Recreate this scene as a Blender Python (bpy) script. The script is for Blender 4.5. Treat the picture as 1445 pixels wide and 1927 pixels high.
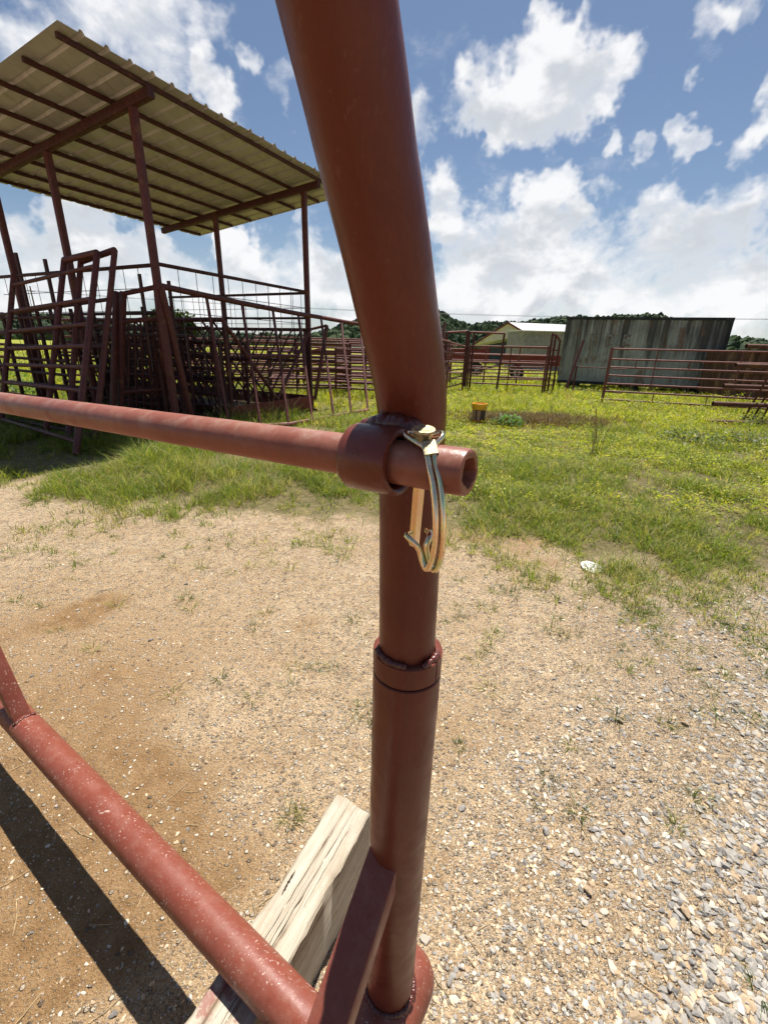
import bpy, math, random
import numpy as np
from mathutils import Vector, Matrix
random.seed(7); rng = np.random.default_rng(11)
for o in list(bpy.data.objects): bpy.data.objects.remove(o)
scene = bpy.context.scene
COL = scene.collection

# ------------------------------------------------------------------ camera
W, HH, F = 1445., 1927., 830.
CX, CY = W/2, HH/2
EYE = np.array([0., 0., 1.5])
PITCH, ROLL = math.radians(20.7), math.radians(-1.6)
fwd = np.array([0, math.cos(PITCH), -math.sin(PITCH)])
_r = np.array([1., 0, 0]); _u = np.cross(_r, fwd)
RIGHT = math.cos(ROLL)*_r - math.sin(ROLL)*_u
UP = math.sin(ROLL)*_r + math.cos(ROLL)*_u
cam_d = bpy.data.cameras.new('camera'); cam = bpy.data.objects.new('camera', cam_d); COL.objects.link(cam)
cam_d.sensor_fit = 'HORIZONTAL'; cam_d.sensor_width = 36; cam_d.lens = 36*F/W
cam_d.clip_start = 0.02; cam_d.clip_end = 5000
M = Matrix.Identity(4)
for i in range(3):
    M[i][0], M[i][1], M[i][2], M[i][3] = RIGHT[i], UP[i], -fwd[i], EYE[i]
cam.matrix_world = M
scene.camera = cam

# ------------------------------------------------------------------ sun + sky
SUN_EL, SUN_AZ = math.radians(71), math.radians(20)      # azimuth from +Y towards +X
SUN = np.array([math.sin(SUN_AZ)*math.cos(SUN_EL), math.cos(SUN_AZ)*math.cos(SUN_EL), math.sin(SUN_EL)])
sd = bpy.data.lights.new('sun', 'SUN'); so = bpy.data.objects.new('sun', sd); COL.objects.link(so)
sd.energy = 5.0; sd.angle = math.radians(.53); sd.color = (1, .96, .89)
so.rotation_euler = Vector(SUN).to_track_quat('Z', 'Y').to_euler(); so.location = (5, 10, 30)
scene.view_settings.view_transform = 'Standard'; scene.view_settings.look = 'None'
scene.view_settings.gamma = 1; scene.view_settings.use_curve_mapping = False
scene.view_settings.exposure = 0.78
scene.cycles.use_adaptive_sampling = True; scene.cycles.adaptive_threshold = .03; scene.cycles.max_bounces = 5; scene.cycles.diffuse_bounces = 3; scene.cycles.glossy_bounces = 2; scene.cycles.transmission_bounces = 2; scene.cycles.caustics_reflective = False; scene.cycles.caustics_refractive = False

# pixel helpers: a pixel gives a direction, the distance comes from what the thing touches
def ray(x, y): return RIGHT*(x-CX)/F - UP*(y-CY)/F + fwd
def G(x, y, z=0.):
    d = ray(x, y); return EYE + d*((z-EYE[2])/d[2])
def DEP(x, y, dep): return EYE + ray(x, y)*dep
def PL(x, y, p0, n):
    d = ray(x, y); n = np.array(n, float); return EYE + d*(((np.array(p0)-EYE) @ n)/(d @ n))
def DIST(x, y, dist):
    d = ray(x, y); return EYE + d*(dist/math.hypot(d[0], d[1]))
def zfront(py, px, dist): return DIST(px, py, dist)[2]

# ------------------------------------------------------------------ node helpers
class NT:
    def __init__(s, tree): s.t = tree; s.t.nodes.clear()
    def n(s, typ, **kw):
        nd = s.t.nodes.new(typ)
        for k, v in kw.items():
            if k.startswith('i_'):
                k = k[2:]; nd.inputs[int(k) if k.isdigit() else k.replace('_', ' ')].default_value = v
            else: setattr(nd, k, v)
        return nd
    def l(s, a, b): s.t.links.new(a, b)
    def put(s, sock, v):
        if isinstance(v, (int, float)): sock.default_value = v
        elif isinstance(v, (tuple, list)): sock.default_value = v
        else: s.l(v, sock)
    def math(s, op, a, b=0., c=0., clamp=False):
        nd = s.n('ShaderNodeMath', operation=op, use_clamp=clamp)
        s.put(nd.inputs[0], a); s.put(nd.inputs[1], b); s.put(nd.inputs[2], c); return nd.outputs[0]
    def vmath(s, op, a, b=(0, 0, 0)):
        nd = s.n('ShaderNodeVectorMath', operation=op); s.put(nd.inputs[0], a); s.put(nd.inputs[1], b)
        return nd.outputs['Value'] if op == 'DOT_PRODUCT' else nd.outputs[0]
    def noise(s, vec, scale, detail=4, rough=.55, dist=0.):
        nd = s.n('ShaderNodeTexNoise', i_Scale=scale, i_Detail=detail, i_Roughness=rough, i_Distortion=dist); s.l(vec, nd.inputs['Vector']); return nd.outputs['Fac']
    def ramp(s, fac, stops, interp='LINEAR'):
        nd = s.n('ShaderNodeValToRGB'); cr = nd.color_ramp; cr.interpolation = interp
        while len(cr.elements) < len(stops): cr.elements.new(.5)
        for e, (p, c) in zip(cr.elements, stops): e.position = p; e.color = tuple(c)+(1,) if len(c) == 3 else c
        s.l(fac, nd.inputs[0]); return nd.outputs[0]
    def mr(s, v, a, b, c=0., d=1., smooth=True):
        nd = s.n('ShaderNodeMapRange', interpolation_type='SMOOTHSTEP' if smooth else 'LINEAR')
        s.put(nd.inputs[0], v)
        for i, k in enumerate((a, b, c, d)): s.put(nd.inputs[1+i], k)
        return nd.outputs[0]
    def mix(s, fac, a, b, blend='MIX'):
        nd = s.n('ShaderNodeMix', data_type='RGBA', blend_type=blend)
        s.put(nd.inputs[0], fac)
        for sock, v in ((nd.inputs[6], a), (nd.inputs[7], b)):
            if isinstance(v, (tuple, list)): sock.default_value = tuple(v)+(1,) if len(v) == 3 else v
            else: s.l(v, sock)
        return nd.outputs[2]
    def mapv(s, vec, scale=(1, 1, 1), rot=(0, 0, 0), loc=(0, 0, 0)):
        nd = s.n('ShaderNodeMapping'); nd.inputs['Scale'].default_value = scale; nd.inputs['Rotation'].default_value = rot; nd.inputs['Location'].default_value = loc
        s.l(vec, nd.inputs[0]); return nd.outputs[0]

world = bpy.data.worlds.new('World'); scene.world = world; world.use_nodes = True
w = NT(world.node_tree)
sky = w.n('ShaderNodeTexSky', sky_type='NISHITA', sun_disc=False)
sky.sun_elevation = SUN_EL; sky.sun_rotation = SUN_AZ; sky.altitude = 200; sky.air_density = 1.0; sky.dust_density = .7; sky.ozone_density = 2.2
geo = w.n('ShaderNodeTexCoord').outputs['Generated']
nrm = w.n('ShaderNodeVectorMath', operation='NORMALIZE'); w.l(geo, nrm.inputs[0]); dirv = nrm.outputs[0]
sep = w.n('ShaderNodeSeparateXYZ'); w.l(dirv, sep.inputs[0]); dz = sep.outputs[2]
# clouds: named clumps in fixed sky directions (px position in the photograph -> direction), broken up by noise
CB_ = 10.6
blobs = [  # px, py, radius px, weight
    (955,185,95,.62),(1060,125,110,.75),(1120,150,70,.5),(1000,220,80,.5),(905,205,55,.4),(800,215,70,.45),(770,180,50,.25),
    (1075,45,60,.35),(1350,60,62,.45),(1425,25,75,.5),(1285,240,38,.58),(1130,258,30,.5),(1200,262,24,.4),(1400,245,62,.5),(1445,200,60,.35),
    (330,70,120,.42),(220,30,120,.36),(410,80,75,.40),(485,120,38,.52),(410,205,52,.62),(555,180,50,.42),(90,20,130,.36),(0,70,80,.36),(640,120,60,.3),(640,20,90,.3),
    (830,395,72,.72),(1030,405,62,.75),(1100,425,60,.5),(1240,405,85,.72),(1345,440,85,.55),(1170,480,75,.4),(900,480,85,.42),(1000,510,95,.55),
    (1130,550,95,.55),(1270,500,85,.45),(1390,500,95,.5),(1300,580,120,.6),(1440,560,95,.6),(880,570,95,.55),(1000,590,110,.5),
    (90,440,80,.75),(165,455,75,.62),(15,480,90,.6),(262,475,70,.6),(340,530,95,.5),(480,525,75,.5),(600,545,85,.6),(455,478,34,.5),(700,570,100,.6),(190,530,110,.55),(10,570,130,.65),(430,585,120,.5),
    (595,425,24,.4)]
acc = None
wob_ = w.n('ShaderNodeTexNoise', i_Scale=8.5, i_Detail=4., i_Roughness=.6); w.l(dirv, wob_.inputs['Vector'])
wv = w.vmath('SCALE', w.vmath('SUBTRACT', wob_.outputs['Color'], (.5, .5, .5))); wv.node.inputs['Scale'].default_value = .26
dirw = w.n('ShaderNodeVectorMath', operation='NORMALIZE'); w.l(w.vmath('ADD', dirv, wv), dirw.inputs[0]); dirw = dirw.outputs[0]
for (bx, by, br, bw) in blobs:
    c0 = ray(bx, by); c0 = c0/np.linalg.norm(c0); e0 = ray(bx+br*1.2, by); e0 = e0/np.linalg.norm(e0); e1 = ray(bx, by+br*1.2); e1 = e1/np.linalg.norm(e1)
    cr = min((c0@e0), 1)*.5+min((c0@e1), 1)*.5
    v = w.mr(w.vmath('DOT_PRODUCT', dirw, tuple(c0)), cr, 1.0, 0., bw*1.1)
    acc = v if acc is None else w.math('ADD', acc, v)
acc = w.math('MINIMUM', acc, .95)
# generic cover elsewhere in the sky
cov = w.noise(w.mapv(dirv, (2.3, 2.3, 3.4), loc=(3.1, .7, 1.9)), 1.6, 2, .5)
seen = w.mr(w.vmath('DOT_PRODUCT', dirv, tuple(ray(722, 330)/np.linalg.norm(ray(722, 330)))), .42, .62, 0, 1)
gen = w.math('MULTIPLY', w.mr(cov, .52, .76, 0, .7), w.math('SUBTRACT', 1., seen))
acc = w.math('MAXIMUM', acc, gen)
pv = w.mapv(dirv, (1, 1, 1.5), (0, .35, 0))
nlo = w.noise(pv, 4.2, 2, .5, .3); nhi = w.noise(pv, 10.5, 7, .62, .2)
nup = w.noise(w.vmath('ADD', pv, (.0, .0, .06)), 4.2, 2, .5, .3)
nhu = w.noise(w.vmath('ADD', pv, (.0, .0, .028)), 10.5, 3, .6, .2)
dens = w.math('ADD', acc, w.math('ADD', w.math('MULTIPLY', w.math('SUBTRACT', nlo, .5), .95), w.math('MULTIPLY', w.math('SUBTRACT', nhi, .5), 1.8)))
mask = w.mr(dens, .06, 1.02)
core = w.mr(dens, .34, 1.05)
lit = w.mr(w.math('ADD', w.math('SUBTRACT', nlo, nup), w.math('MULTIPLY', w.math('SUBTRACT', nhi, nhu), .55)), -.12, .07, 0., 1.)
shade = w.math('MULTIPLY', core, w.math('MULTIPLY', w.math('SUBTRACT', 1., lit), .9), clamp=True)
ccol = w.mix(shade, (CB_, CB_, CB_*1.01), (CB_*.60, CB_*.64, CB_*.69))
mask = w.math('MULTIPLY', mask, w.mr(dz, -.01, .03))
haze_f = w.mr(dz, .0, .22, .38, 0.)
skyc = w.mix(haze_f, sky.outputs[0], (CB_*.74, CB_*.82, CB_*.90))
fin = w.mix(w.math('MULTIPLY', mask, .97), skyc, ccol)
bg = w.n('ShaderNodeBackground', i_Strength=.054); w.l(fin, bg.inputs[0])
wo = w.n('ShaderNodeOutputWorld'); w.l(bg.outputs[0], wo.inputs[0])
world.cycles.sampling_method = 'MANUAL'; world.cycles.sample_map_resolution = 512

# ------------------------------------------------------------------ materials
MATS = {}
def newmat(name):
    m = bpy.data.materials.new(name); m.use_nodes = True; t = NT(m.node_tree)
    out = t.n('ShaderNodeOutputMaterial'); p = t.n('ShaderNodeBsdfPrincipled'); t.l(p.outputs[0], out.inputs[0])
    MATS[name] = m; return m, t, p, out
def bump(t, p, h, strength=.3, dist=.01):
    b = t.n('ShaderNodeBump', i_Strength=strength, i_Distance=dist); t.l(h, b.inputs['Height']); t.l(b.outputs[0], p.inputs['Normal']); return b
def geopos(t): return t.n('ShaderNodeNewGeometry').outputs['Position']

def m_paint(name, col, col2, rough=.38, flecks=0., dust=0., rust=0., spec=.3):
    m, t, p, out = newmat(name); P = geopos(t)
    a = t.noise(P, 9, 6, .6); c = t.mix(t.mr(a, .3, .7), col, col2)
    fine = t.noise(P, 140, 3, .6); c = t.mix(t.mr(fine, .35, .75, 0, .22), c, tuple(x*.55 for x in col))
    st = t.noise(t.mapv(P, (60, 60, 3)), 1., 5, .6); c = t.mix(t.mr(st, .5, .75, 0, .35), c, tuple(x*.6 for x in col))
    if rust:
        r = t.noise(P, 5, 9, .7); c = t.mix(t.mr(r, .56, .66, 0, rust), c, (.16, .065, .028))
    if dust:
        d = t.noise(P, 30, 8, .7); nz = t.n('ShaderNodeSeparateXYZ'); t.l(t.n('ShaderNodeNewGeometry').outputs['Normal'], nz.inputs[0])
        c = t.mix(t.math('MULTIPLY', t.mr(d, .42, .8, 0, dust), t.mr(nz.outputs[2], -.2, .9)), c, (.42, .32, .24))
    if flecks:
        f = t.mr(t.noise(t.mapv(P, (1, 1, .45), (.5, .2, .4)), 190, 2, .5), .63, .70)
        clus_ = t.mr(t.noise(P, 16, 3), .40, .62, .15, 1.); f = t.math('MULTIPLY', f, clus_)
        fs = t.mr(t.noise(t.mapv(P, (.35, 1.3, 1.), (.3, .5, .9)), 70, 4, .6), .66, .71)
        f2 = t.math('MULTIPLY', fs, t.mr(t.noise(P, 7, 2), .48, .6))
        c = t.mix(t.math('MULTIPLY', t.math('MAXIMUM', f, f2), flecks), c, (.62, .5, .42))
    t.l(c, p.inputs['Base Color'])
    t.l(t.mr(t.noise(P, 22, 5), .3, .7, rough-.08, rough+.12), p.inputs['Roughness'])
    p.inputs['Specular IOR Level'].default_value = spec
    h = t.math('ADD', t.math('MULTIPLY', t.noise(t.mapv(P, (1, 1, .35)), 160, 3, .6), .5), t.noise(P, 55, 3, .5))
    bump(t, p, h, .16, .004)
    return m
m_paint('red_paint', (.14, .030, .016), (.118, .024, .0125), .36, flecks=.035, dust=.06, spec=.34)  # darker copy of the red: shade of post and bow put into the colour
m_paint('guide_paint', (.15, .034, .019), (.12, .027, .015), .30, spec=.42)
m_paint('brace_paint', (.21, .055, .034), (.18, .044, .027), .42, flecks=.05, dust=.15, spec=.4)
m_paint('bar_paint', (.26, .084, .052), (.22, .064, .038), .44, flecks=.05, dust=.5, spec=.45)
m_paint('red_paint_flecked', (.205, .052, .030), (.18, .043, .025), .42, flecks=.6, dust=.14, spec=.4)  # lighter copy of the red with flecks, kept bright for the sunlit rail
m_paint('weld_paint', (.095, .022, .015), (.075, .019, .013), .24, spec=.55)
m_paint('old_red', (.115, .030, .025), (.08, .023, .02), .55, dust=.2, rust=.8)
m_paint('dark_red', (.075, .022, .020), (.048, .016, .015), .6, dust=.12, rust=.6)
m_paint('pink_red', (.22, .07, .06), (.15, .05, .042), .5, dust=.4, rust=.7)
m_paint('rust_pipe', (.13, .055, .035), (.085, .036, .025), .7, dust=.3, rust=1.)
m_paint('wagon_red', (.23, .035, .03), (.16, .03, .025), .5, dust=.3, rust=.5)

def m_simple(name, col, rough=.7, var=.25, scale=20, metal=0., spec=.4, bmp=.1):
    m, t, p, out = newmat(name); P = geopos(t)
    n = t.noise(P, scale, 6, .6)
    t.l(t.mix(t.mr(n, .3, .7), tuple(c*(1-var) for c in col), tuple(min(1, c*(1+var)) for c in col)), p.inputs['Base Color'])
    p.inputs['Roughness'].default_value = rough; p.inputs['Metallic'].default_value = metal; p.inputs['Specular IOR Level'].default_value = spec
    if bmp: bump(t, p, n, bmp, .01)
    return m
m_simple('rubber', (.025, .024, .024), .8)
m_simple('dark_steel', (.05, .045, .042), .6)
m_simple('cable', (.04, .04, .045), .6)
m_simple('wire_steel', (.12, .095, .085), .5, metal=.4)
m_simple('bucket_yellow', (.92, .48, .02), .45, .06, 12)
m_simple('bucket_orange', (.7, .22, .02), .45, .06, 12)
m_simple('label_dark', (.055, .035, .03), .5, .2)
m_simple('label_tan', (.50, .27, .19), .6, .15, 40)
m_simple('label_print', (.06, .03, .03), .6, .1)
m_simple('plastic_white', (.64, .62, .57), .5, .06, 30)
m_simple('ink', (.05, .05, .045), .6, .1)
m_simple('barn_wall', (.62, .57, .50), .8, .08, 2)
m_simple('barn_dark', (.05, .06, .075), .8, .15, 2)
m_simple('barn_trim', (.16, .03, .035), .6, .1)
m_simple('block_grey', (.27, .25, .25), .85, .2, 3)
m_simple('bark', (.09, .065, .045), .9, .35, 9, bmp=.5)
m_simple('pale_panel', (.5, .48, .43), .7, .15, 3)
m_simple('straw', (.42, .31, .17), .85, .4, 40)
m_simple('twig', (.3, .2, .11), .85, .3, 60)

m, t, p, out = newmat('zinc')
P = geopos(t)
b = t.math('ADD', t.math('MULTIPLY', t.noise(t.mapv(P, (1, 1, .6)), 70, 3, .5), 1.0), t.math('MULTIPLY', t.noise(P, 24, 2), .5))
c = t.ramp(b, [(.45, (.72, .55, .28)), (.62, (.80, .64, .38)), (.72, (.80, .56, .40)), (.80, (.80, .66, .42)), (.90, (.60, .66, .36)), (1., (.72, .5, .42))])
t.l(c, p.inputs['Base Color']); p.inputs['Metallic'].default_value = 1; t.l(t.mr(t.noise(P, 300, 3), .3, .7, .13, .24), p.inputs['Roughness'])
m, t, p, out = newmat('zinc_dull')
P = geopos(t); n = t.noise(P, 700, 4, .7)
t.l(t.ramp(n, [(.3, (.16, .12, .06)), (.55, (.50, .42, .26)), (.75, (.72, .64, .46))]), p.inputs['Base Color']); p.inputs['Metallic'].default_value = .9; p.inputs['Roughness'].default_value = .42
bump(t, p, n, .4, .002)

m, t, p, out = newmat('timber')
TC = t.n('ShaderNodeTexCoord').outputs['Object']
wv_ = t.vmath('ADD', t.mapv(TC, (1, 1, 1)), t.vmath('SCALE', (0, 0, 0)))
g1 = t.noise(t.mapv(TC, (3, 75, 40)), 1., 6, .65, .6); g2 = t.noise(t.mapv(TC, (6, 22, 15)), 1.2, 5, .6, 1.2)
c = t.ramp(g1, [(.34, (.15, .11, .075)), (.42, (.34, .285, .21)), (.55, (.42, .365, .285)), (.75, (.51, .465, .385))])
c = t.mix(t.mr(g2, .46, .66, 0, .75), c, (.33, .265, .19)); c = t.mix(t.mr(t.noise(TC, 260, 3, .6), .6, .72, 0, .5), c, (.2, .15, .1))
v = t.n('ShaderNodeTexVoronoi', i_Scale=2.2); t.l(t.mapv(TC, (1, 3.2, 1)), v.inputs['Vector'])
c = t.mix(t.mr(v.outputs['Distance'], .03, .12, .8, 0), c, (.16, .09, .05))
rp = t.noise(TC, 18, 7, .7); xs_ = t.n('ShaderNodeSeparateXYZ'); t.l(TC, xs_.inputs[0])
near = t.math('MULTIPLY', t.mr(xs_.outputs[0], .34, .40, 0, 1), t.mr(xs_.outputs[0], .62, .72, 1, 0))
c = t.mix(t.math('MULTIPLY', t.mr(rp, .55, .63, 0, .65), near), c, (.22, .05, .045))
t.l(c, p.inputs['Base Color']); p.inputs['Roughness'].default_value = .85; p.inputs['Specular IOR Level'].default_value = .2
bump(t, p, t.math('ADD', g1, t.math('MULTIPLY', g2, .5)), .5, .004)
m_simple('crack', (.03, .02, .014), .95, .2)

# ground: dry clay with grit, gravel dust, turf soil; where is which comes from mesh attributes
m, t, p, out = newmat('ground')
P = geopos(t); at = t.n('ShaderNodeAttribute', attribute_name='zone'); sp = t.n('ShaderNodeSeparateColor'); t.l(at.outputs['Color'], sp.inputs[0])
grassA, gravA, dampA = sp.outputs[0], sp.outputs[1], sp.outputs[2]
nA = t.noise(P, 1.7, 4, .6); nB = t.noise(P, 14, 5, .62); nC = t.noise(P, 130, 3, .65); nD = t.noise(P, 420, 2, .6)
clay = t.mix(t.mr(nA, .35, .65), (.53, .365, .20), (.63, .46, .28))
clay = t.mix(t.mr(nB, .42, .68, 0, .7), clay, (.33, .205, .105))
clay = t.mix(t.mr(nC, .34, .50, .65, 0), clay, (.20, .12, .06))
clay = t.mix(t.mr(nC, .54, .68, 0, .6), clay, (.68, .575, .42))
brown = t.mix(t.mr(nB, .3, .7), (.24, .138, .058), (.345, .215, .105))
brown = t.mix(t.mr(nC, .36, .5, .5, 0), brown, (.15, .085, .042))
brown = t.mix(t.mr(nD, .58, .7, 0, .35), brown, (.42, .30, .18))
dirt = t.mix(dampA, clay, brown)
cov_ = t.math('MULTIPLY_ADD', dampA, -.40, .48)
hgt = None
flat = t.mapv(P, (1, 1, 0))
for sc, wt in ((62., .55), (150., .8), (360., .8)):
    vo = t.n('ShaderNodeTexVoronoi', voronoi_dimensions='2D', i_Scale=sc); t.l(t.vmath('ADD', flat, t.vmath('SCALE', (0, 0, 0))), vo.inputs['Vector'])
    sc_ = t.n('ShaderNodeSeparateColor'); t.l(vo.outputs['Color'], sc_.inputs[0])
    pres = t.math('LESS_THAN', sc_.outputs[0], t.math('MULTIPLY', t.math('MULTIPLY_ADD', gravA, .25, cov_), wt))
    gm_ = t.math('MULTIPLY', t.mr(vo.outputs['Distance'], .28, .46, 1, 0), pres)
    edge = t.math('MULTIPLY', t.math('MULTIPLY', t.mr(vo.outputs['Distance'], .36, .46, 0, 1), t.mr(vo.outputs['Distance'], .46, .58, 1, 0)), pres)
    gcol = t.ramp(sc_.outputs[1], [(.0, (.11, .085, .065)), (.25, (.27, .215, .16)), (.55, (.47, .38, .27)), (.8, (.64, .56, .44)), (1., (.78, .72, .60))])
    dirt = t.mix(t.math('MULTIPLY', edge, .55), dirt, (.16, .10, .055)); dirt = t.mix(t.math('MULTIPLY', gm_, .85), dirt, gcol)
    g_ = t.math('MULTIPLY', gm_, 60./sc); hgt = g_ if hgt is None else t.math('ADD', hgt, g_)
soil = t.mix(t.mr(nB, .35, .65), (.17, .145, .06), (.26, .205, .105))
farg = t.mix(t.mr(t.noise(P, .35, 6), .35, .65), (.19, .21, .03), (.27, .26, .035))
sy = t.n('ShaderNodeSeparateXYZ'); t.l(P, sy.inputs[0])
soil = t.mix(t.mr(sy.outputs[1], 7, 22), soil, farg)
gm = t.mr(t.math('ADD', grassA, t.math('MULTIPLY', t.math('SUBTRACT', nB, .5), .5)), .3, .75)
t.l(t.mix(gm, dirt, soil), p.inputs['Base Color']); p.inputs['Roughness'].default_value = .93; p.inputs['Specular IOR Level'].default_value = .15
hh = t.math('ADD', t.math('MULTIPLY', nB, 1.6), t.math('ADD', t.math('MULTIPLY', nC, .9), t.math('MULTIPLY', hgt, .9)))
hh = t.math('ADD', hh, t.math('MULTIPLY', nD, .35))
bump(t, p, hh, 1., .014)

m, t, p, out = newmat('stone')
at = t.n('ShaderNodeAttribute', attribute_name='tint'); P = geopos(t); n = t.noise(P, 260, 5, .65)
c = t.mix(t.mr(n, .3, .75), at.outputs['Color'], (.52, .47, .41)); c = t.mix(t.mr(n, .46, .66, 0, .45), at.outputs['Color'], (.45, .36, .25))
t.l(c, p.inputs['Base Color']); p.inputs['Roughness'].default_value = .85; p.inputs['Specular IOR Level'].default_value = .3
bump(t, p, n, .4, .003)

def m_leaf(name, trans=.45):
    m, t, p, out = newmat(name); at = t.n('ShaderNodeAttribute', attribute_name='tint')
    P = geopos(t); c = t.mix(t.mr(t.noise(P, 3, 4), .35, .65, 0, .35), at.outputs['Color'], t.mix(.5, at.outputs['Color'], (.16, .18, .02)))
    t.l(c, p.inputs['Base Color']); p.inputs['Roughness'].default_value = .5; p.inputs['Specular IOR Level'].default_value = .35
    tr = t.n('ShaderNodeBsdfTranslucent'); t.l(t.mix(1., c, (1.5, 1.5, .8, 1), 'MULTIPLY'), tr.inputs[0])
    ms = t.n('ShaderNodeMixShader', i_Fac=trans); t.l(p.outputs[0], ms.inputs[1]); t.l(tr.outputs[0], ms.inputs[2]); t.l(ms.outputs[0], out.inputs[0])
m_leaf('leaf', .52); m_leaf('far_leaf', .12); MATS['far_leaf'].node_tree.nodes['Principled BSDF'].inputs['Specular IOR Level'].default_value = .05

m, t, p, out = newmat('roof_metal')
P = geopos(t); n = t.noise(P, 2.5, 7, .6); s_ = t.noise(t.mapv(P, (9, 1.2, 1), (0, 0, -.47)), 1.5, 5, .6)
c = t.mix(t.mr(n, .3, .7), (.44, .415, .425), (.53, .505, .515)); c = t.mix(t.mr(s_, .5, .75, 0, .5), c, (.25, .22, .185))
t.l(c, p.inputs['Base Color']); p.inputs['Roughness'].default_value = .5; p.inputs['Metallic'].default_value = .25

m, t, p, out = newmat('container')
TC = t.n('ShaderNodeTexCoord').outputs['Object']; so_ = t.n('ShaderNodeSeparateXYZ'); t.l(TC, so_.inputs[0])
base = t.mix(t.mr(t.noise(TC, 1.1, 7, .65), .38, .62), (.25, .262, .24), (.37, .38, .345))
drip = t.noise(t.mapv(TC, (4.2, .3, .22)), 1., 7, .62, .5)
topw = t.mr(so_.outputs[2], .3, 2.6, -.06, .11); rightw = t.mr(so_.outputs[0], .8, 3.2, -.06, .12)
dk = t.mr(t.math('ADD', t.math('ADD', drip, topw), rightw), .47, .66)
c = t.mix(t.math('MULTIPLY', dk, .9), base, (.045, .042, .036))
d2 = t.noise(t.mapv(TC, (9, .5, .5)), 1.3, 6, .6); c = t.mix(t.mr(d2, .58, .72, 0, .6), c, (.10, .075, .055))
ru = t.noise(t.mapv(TC, (2.2, 2, 1.1)), 1.2, 8, .68); c = t.mix(t.mr(ru, .53, .64, 0, .75), c, (.17, .095, .06))
t.l(c, p.inputs['Base Color']); p.inputs['Roughness'].default_value = .75
m_simple('container_frame', (.03, .033, .033), .8, .4, 6)
m, t, p, out = newmat('ghost_letter'); P = geopos(t); n = t.noise(P, 5, 7, .7)
t.l(t.ramp(n, [(.38, (.27, .28, .255)), (.52, (.20, .165, .135)), (.7, (.13, .09, .07))]), p.inputs['Base Color']); p.inputs['Roughness'].default_value = .85
m, t, p, out = newmat('rusty_sheet')
P = geopos(t); n = t.noise(t.mapv(P, (2.6, 2.6, .6)), 2., 8, .68)
t.l(t.ramp(n, [(.3, (.03, .018, .014)), (.5, (.10, .045, .025)), (.62, (.21, .11, .06)), (.75, (.30, .21, .14))]), p.inputs['Base Color']); p.inputs['Roughness'].default_value = .85
m, t, p, out = newmat('barn_roof')
P = geopos(t); n = t.noise(P, 1.2, 5); t.l(t.mix(n, (.55, .55, .55), (.66, .66, .66)), p.inputs['Base Color']); p.inputs['Metallic'].default_value = .1; p.inputs['Roughness'].default_value = .4
m, t, p, out = newmat('hill'); P = geopos(t); n = t.noise(P, .06, 7, .65)
t.l(t.mix(n, (.030, .050, .026), (.055, .085, .04)), p.inputs['Base Color']); p.inputs['Roughness'].default_value = 1

# ------------------------------------------------------------------ object helpers
def tag(o, label=None, cat=None, group=None, kind=None):
    if label: o['label'] = label
    if cat: o['category'] = cat
    if group: o['group'] = group
    if kind: o['kind'] = kind
    return o
def thing(name, loc, label, cat, group=None):
    o = bpy.data.objects.new(name, None); o.empty_display_size = .1; COL.objects.link(o); o.location = tuple(map(float, loc))
    return tag(o, label, cat, group)
def obj(name, vf, mat, parent=None, smooth=True, sharp=40):
    V, Fc = vf; V = np.array(V, float)
    loc = np.zeros(3)
    if parent is not None:
        q = parent
        while q is not None: loc = loc + np.array(q.location); q = q.parent
        V = V - loc
    me = bpy.data.meshes.new(name); me.from_pydata([tuple(v) for v in V], [], [tuple(f) for f in Fc]); me.update()
    me.materials.append(MATS[mat])
    if smooth:
        me.polygons.foreach_set('use_smooth', [True]*len(me.polygons))
        try: me.set_sharp_from_angle(angle=math.radians(sharp))
        except Exception: pass
    o = bpy.data.objects.new(name, me); COL.objects.link(o)
    if parent is not None: o.parent = parent
    return o
def solo(name, vf, mat, label, cat, origin, group=None, smooth=True):
    origin = np.array(origin, float); V = np.array(vf[0], float)-origin
    o = obj(name, (V, vf[1]), mat, None, smooth); o.location = tuple(origin); return tag(o, label, cat, group)
def join(*parts):
    V, Fc, k = [], [], 0
    for v, f in parts:
        V += [tuple(x) for x in v]; Fc += [tuple(i+k for i in q) for q in f]; k = len(V)
    return V, Fc
def nz(v): v = np.array(v, float); return v/np.linalg.norm(v)
def frames(pts):
    pts = np.array(pts, float); n = len(pts); T = np.zeros_like(pts)
    T[0] = pts[1]-pts[0]; T[-1] = pts[-1]-pts[-2]
    for i in range(1, n-1): T[i] = nz(pts[i+1]-pts[i])+nz(pts[i]-pts[i-1])
    T = np.array([nz(q) for q in T])
    a = np.array([0, 0, 1.]) if abs(T[0][2]) < .9 else np.array([1., 0, 0])
    N = nz(np.cross(T[0], a)); out = []
    for i in range(n):
        N = nz(N - T[i]*(N @ T[i])); out.append((T[i], N, np.cross(T[i], N)))
    return pts, out
def tube(pts, r, seg=12, cap=True):
    pts, fr = frames(pts); rs = r if hasattr(r, '__len__') else [r]*len(pts)
    V, Fc = [], []
    for p_, (T, N, B), rr in zip(pts, fr, rs):
        for k in range(seg):
            a = 2*math.pi*k/seg; V.append(p_+N*rr*math.cos(a)+B*rr*math.sin(a))
    for i in range(len(pts)-1):
        for k in range(seg):
            k2 = (k+1) % seg; Fc.append((i*seg+k, i*seg+k2, (i+1)*seg+k2, (i+1)*seg+k))
    if cap: Fc.append(tuple(range(seg))[::-1]); Fc.append(tuple((len(pts)-1)*seg+k for k in range(seg)))
    return V, Fc
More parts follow.
